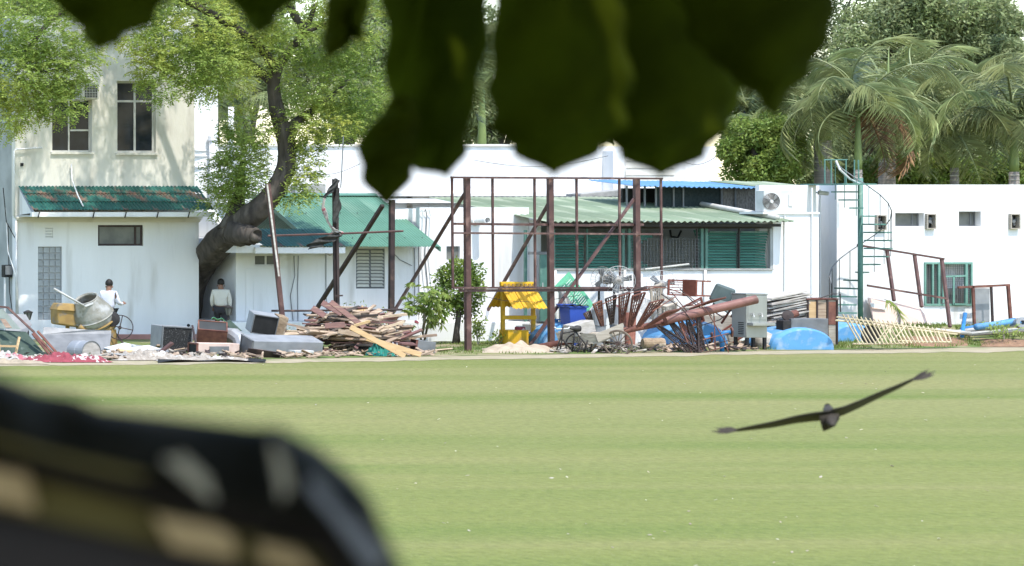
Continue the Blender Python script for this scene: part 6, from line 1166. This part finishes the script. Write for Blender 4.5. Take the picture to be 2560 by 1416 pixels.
def bleaf(d, mid, wid, wav=7, seed=0, bulge=.06, skew=.0):
    """one leaf: midrib through photo points (px, py), half widths in px at each, hung from the limb"""
    d *= 1.1; wid = [(a*1.03, b*1.03) for a, b in wid]; rr_ = random.Random(seed); n = 30; ml = MB(); S1 = []
    def at(u):
        f = u*(len(mid)-1); i = min(len(mid)-2, int(f)); f -= i; f2 = f*f*(3-2*f)
        return mid[i][0]*(1-f)+mid[i+1][0]*f, mid[i][1]*(1-f)+mid[i+1][1]*f, wid[i][0]*(1-f2)+wid[i+1][0]*f2, wid[i][1]*(1-f2)+wid[i+1][1]*f2
    def fn(u, v):
        px, py, wl_, wr_ = at(u); s = (v-.5)*2; w_ = wl_ if s < 0 else wr_; edge = 1+.05*math.sin(u*wav*6.28+(s > 0)*1.3)*abs(s)
        u2 = min(1, u+.02); a, b = at(max(0, u2-.04)), at(u2); dx, dy = b[0]-a[0], b[1]-a[1]; l_ = math.hypot(dx, dy) or 1
        x_ = px+s*w_*edge*(dy/l_); y_ = py-s*w_*edge*(dx/l_)
        return P(x_, y_, d+bulge*(s*s-.5)+bulge*1.2*(u-.5)**2*(1 if seed % 2 else -1)+.012*math.sin(u*21+s*3))
    ml.grid(fn, n, 14); o = obj('broad_leaf', ml, bigleaf, bt, sm=True); solid(o, .0015)
    p0 = P(mid[0][0], mid[0][1], d); i = min(range(len(LB)), key=lambda k: (LB[k]-p0).length); obj('leaf_stalk', MB().path([p0, p0.lerp(LB[i], .6)+Vector((0, 0, .05)), LB[i]], .007, 6), bigleaf, bt)
bleaf(4.4, [(300, -420), (290, -250), (270, -80), (262, 20), (248, 90), (240, 134)], [(10, 10), (150, 160), (190, 220), (135, 130), (45, 55), (0, 0)], 6, 1)
bleaf(4.7, [(640, -350), (650, -200), (650, -40), (648, 50), (644, 96)], [(10, 10), (110, 110), (110, 120), (38, 42), (0, 0)], 5, 2)
bleaf(4.6, [(870, -250), (870, -100), (860, 0), (835, 90), (808, 168)], [(10, 10), (60, 60), (42, 52), (30, 45), (0, 0)], 4, 3); bleaf(4.6, [(900, -240), (895, -60), (890, 20), (900, 80), (908, 124)], [(8, 8), (40, 40), (36, 34), (24, 12), (0, 0)], 4, 4)
bleaf(5.0, [(1060, -300), (1070, -100), (1080, 60), (1085, 200), (1090, 330), (1105, 400), (1118, 446)], [(10, 10), (130, 150), (112, 140), (118, 112), (95, 80), (72, 62), (0, 4)], 5, 5)
bleaf(4.9, [(1010, 240), (1000, 300), (975, 370), (966, 440), (967, 532)], [(30, 30), (50, 50), (78, 68), (62, 62), (0, 0)], 4, 6, .04)
bleaf(4.8, [(1370, -380), (1365, -150), (1375, 40), (1385, 200), (1384, 310), (1384, 380), (1384, 444)], [(10, 10), (150, 170), (135, 180), (158, 190), (152, 178), (100, 110), (0, 0)], 6, 7)
bleaf(5.1, [(1640, -380), (1640, -120), (1650, 60), (1655, 220), (1652, 320), (1652, 390), (1652, 446)], [(10, 10), (190, 180), (210, 190), (190, 175), (160, 160), (100, 105), (0, 0)], 6, 8)
bleaf(4.7, [(1900, -380), (1905, -180), (1915, -20), (1925, 90), (1932, 180), (1935, 250), (1937, 304)], [(10, 10), (190, 200), (210, 175), (190, 150), (110, 95), (38, 32), (0, 0)], 7, 9)
bleaf(5.2, [(1500, -300), (1510, -100), (1520, 100), (1515, 260), (1510, 380)], [(20, 20), (150, 150), (170, 170), (130, 130), (0, 0)], 6, 10)
bleaf(5.3, [(1770, -300), (1780, -80), (1790, 100), (1790, 240), (1785, 366)], [(20, 20), (150, 150), (160, 150), (110, 60), (0, 0)], 6, 11)
for k, px in enumerate((0, 420, 520, 760, 960, 2020, 2130)): bleaf(5.4+.06*(k % 3), [(px, -330), (px+8, -230), (px+12, -130), (px+10, -18-12*(k % 3))], [(8, 8), (90, 90), (80, 80), (0, 0)], 5, 12+k)
# shading canopy overhead: leaves beyond counting
mb = MB()
for _ in range(5200):
    v = rdir(rg); r_ = rg.random()**.4; p = Vector((1.9+v.x*5.2*r_, 2.2+v.y*4.6*r_, 7.6+v.z*2.2*r_))
    d = (rdir(rg)*.6+Vector((0, 0, -.8))).normalized(); s = d.cross(rdir(rg))
    if p.z < 5.4 or s.length < .05: continue
    s = s.normalized(); L_ = rg.uniform(.28, .45); mb.add([p, p+d*L_*.3+s*.11, p+d*L_*.7+s*.11, p+d*L_, p+d*L_*.7-s*.11, p+d*L_*.3-s*.11], [(0, 1, 2, 3, 4, 5)])
obj('canopy', mb, bigleaf, bt, kind='stuff')
# ================================================================ TERRACE EDGE WITH COVERED TIMBER (NEAR LEFT CORNER)
tr = thing('viewing_terrace', 'low terrace the photograph is taken from, below the frame', 'terrace', (1, 0, 0))
obj('terrace_deck', MB().box(-4, 5, -4, 3.1, 0, 2.3), concrete, tr); obj('parapet', MB().box(-4, 5, 2.0, 2.8, 2.303, 3.15), concrete, tr); obj('rear_wall', MB().box(-4, 5, -4.3, -4.003, 0, 7.5), greyplaster, tr)
D = 2.35; q = lambda px, py, dd=0.0: P(px, py, D+dd); tmw = mat('near_timber', (.66, .46, .23), (.46, .31, .14), 8, .7, stretch=(1, 1, 6))
prof = [(-420, 840), (-200, 890), (0, 938), (90, 975), (180, 988), (250, 1018), (420, 1038), (640, 1066), (700, 1064), (800, 1122), (878, 1192), (925, 1252), (955, 1325), (998, 1410), (1050, 1540), (1060, 1640)]
def low(px): return 1125+.245*px+.00012*max(0, px-500)**2
def tf_(u, v):
    f = u*(len(prof)-1); i = min(len(prof)-2, int(f)); f -= i; px = prof[i][0]*(1-f)+prof[i+1][0]*f; py = prof[i][1]*(1-f)+prof[i+1][1]*f
    lo = max(py+8, min(low(px), 1700)) if px < 900 else py+60+(px-900)*.8
    if v < .6: s = v/.6; a = s*math.pi/2; y_ = lo+(py-lo)*math.sin(a); dd = -.10*math.cos(a)**.8
    else: s = (v-.6)/.4; y_ = py+s*s*240; dd = .26*s
    return q(px+6*math.sin(v*9+u*12), y_, dd+.012*math.sin(u*31)*math.sin(v*6))
mb = MB(); mb.grid(tf_, 60, 16); o = obj('tarpaulin', mb, tarp, label='blurred black tarpaulin hump in the near bottom left corner', cat='tarpaulin', sm=True); solid(o, .004)
lightened = mat('sun_dapple', (.44, .385, .27), (.26, .225, .16), 9, .8); bluegrey = mat('grey_highlight', (.25, .245, .245), (.14, .14, .15), 9, .7); olive = mat('olive_glint_board', (.15, .115, .03), (.09, .07, .02), 9, .8)  # painted dapple and highlight colours for the tarpaulin; olive also covers the board
def patch(name, cx, cy, rx, ry, ang, m_, lab, dd, cat='light patch', th=.006):
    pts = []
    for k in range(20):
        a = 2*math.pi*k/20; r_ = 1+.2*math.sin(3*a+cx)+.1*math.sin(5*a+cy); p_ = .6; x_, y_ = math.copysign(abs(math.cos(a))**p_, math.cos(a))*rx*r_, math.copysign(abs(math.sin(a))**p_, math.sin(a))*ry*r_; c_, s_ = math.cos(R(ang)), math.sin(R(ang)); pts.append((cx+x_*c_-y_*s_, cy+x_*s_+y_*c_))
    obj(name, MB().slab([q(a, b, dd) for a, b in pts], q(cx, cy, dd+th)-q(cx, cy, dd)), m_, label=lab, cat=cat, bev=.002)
patch('light_patch', 478, 1188, 70, 22, 42, lightened, 'blurred pale painted sun dapple on the middle of the tarpaulin', -.112)  # sun dapples on the tarpaulin, painted as pale raised patches
patch('light_patch', 703, 1180, 66, 15, 78, lightened, 'blurred upright pale painted sun dapple on the right of the tarpaulin', -.115)
patch('light_patch', 872, 1322, 140, 22, 50, bluegrey, 'blurred grey painted highlight down the right side of the tarpaulin', -.12)  # reflection along the right edge, painted as a grey band
patch('light_patch', 180, 1150, 210, 10, 14, olive, 'blurred thin olive painted highlight along the left of the tarpaulin', -.112)  # highlight line put into an olive strip
tb = thing('timber_board', 'blurred tan board sloping along the bottom under the tarpaulin', 'timber', q(350, 1330, -.06)); D_ = q(0, 1200, -.02)-q(0, 1200, -.06)
obj('board', MB().slab([q(-300, 1098, -.06), q(800, 1378, -.06), q(840, 1470, -.06), q(-300, 1205, -.06)], D_), olive, tb)
for pts in ([(-120, 1148), (70, 1182), (92, 1280), (-120, 1235)], [(382, 1285), (540, 1312), (590, 1345), (592, 1398), (430, 1372)], [(640, 1352), (745, 1372), (800, 1440), (660, 1412)]): obj('tan_patch', MB().slab([q(a, b, -.075) for a, b in pts], q(300, 1300, -.062)-q(300, 1300, -.075)), tmw, tb, bev=.003)  # brighter tan patches set on the olive board
obj('timber_stack', MB().slab([q(-420, 1030, -.05), q(830, 1330, -.05), q(960, 1560, -.05), Vector((q(960, 1560, -.05).x, D-.05, 3.153)), Vector((q(-420, 1560, -.05).x, D-.05, 3.153))], q(400, 1300, .1)-q(400, 1300, -.05)), wooddark, label='dark timber stack under the black tarpaulin', cat='timber stack')
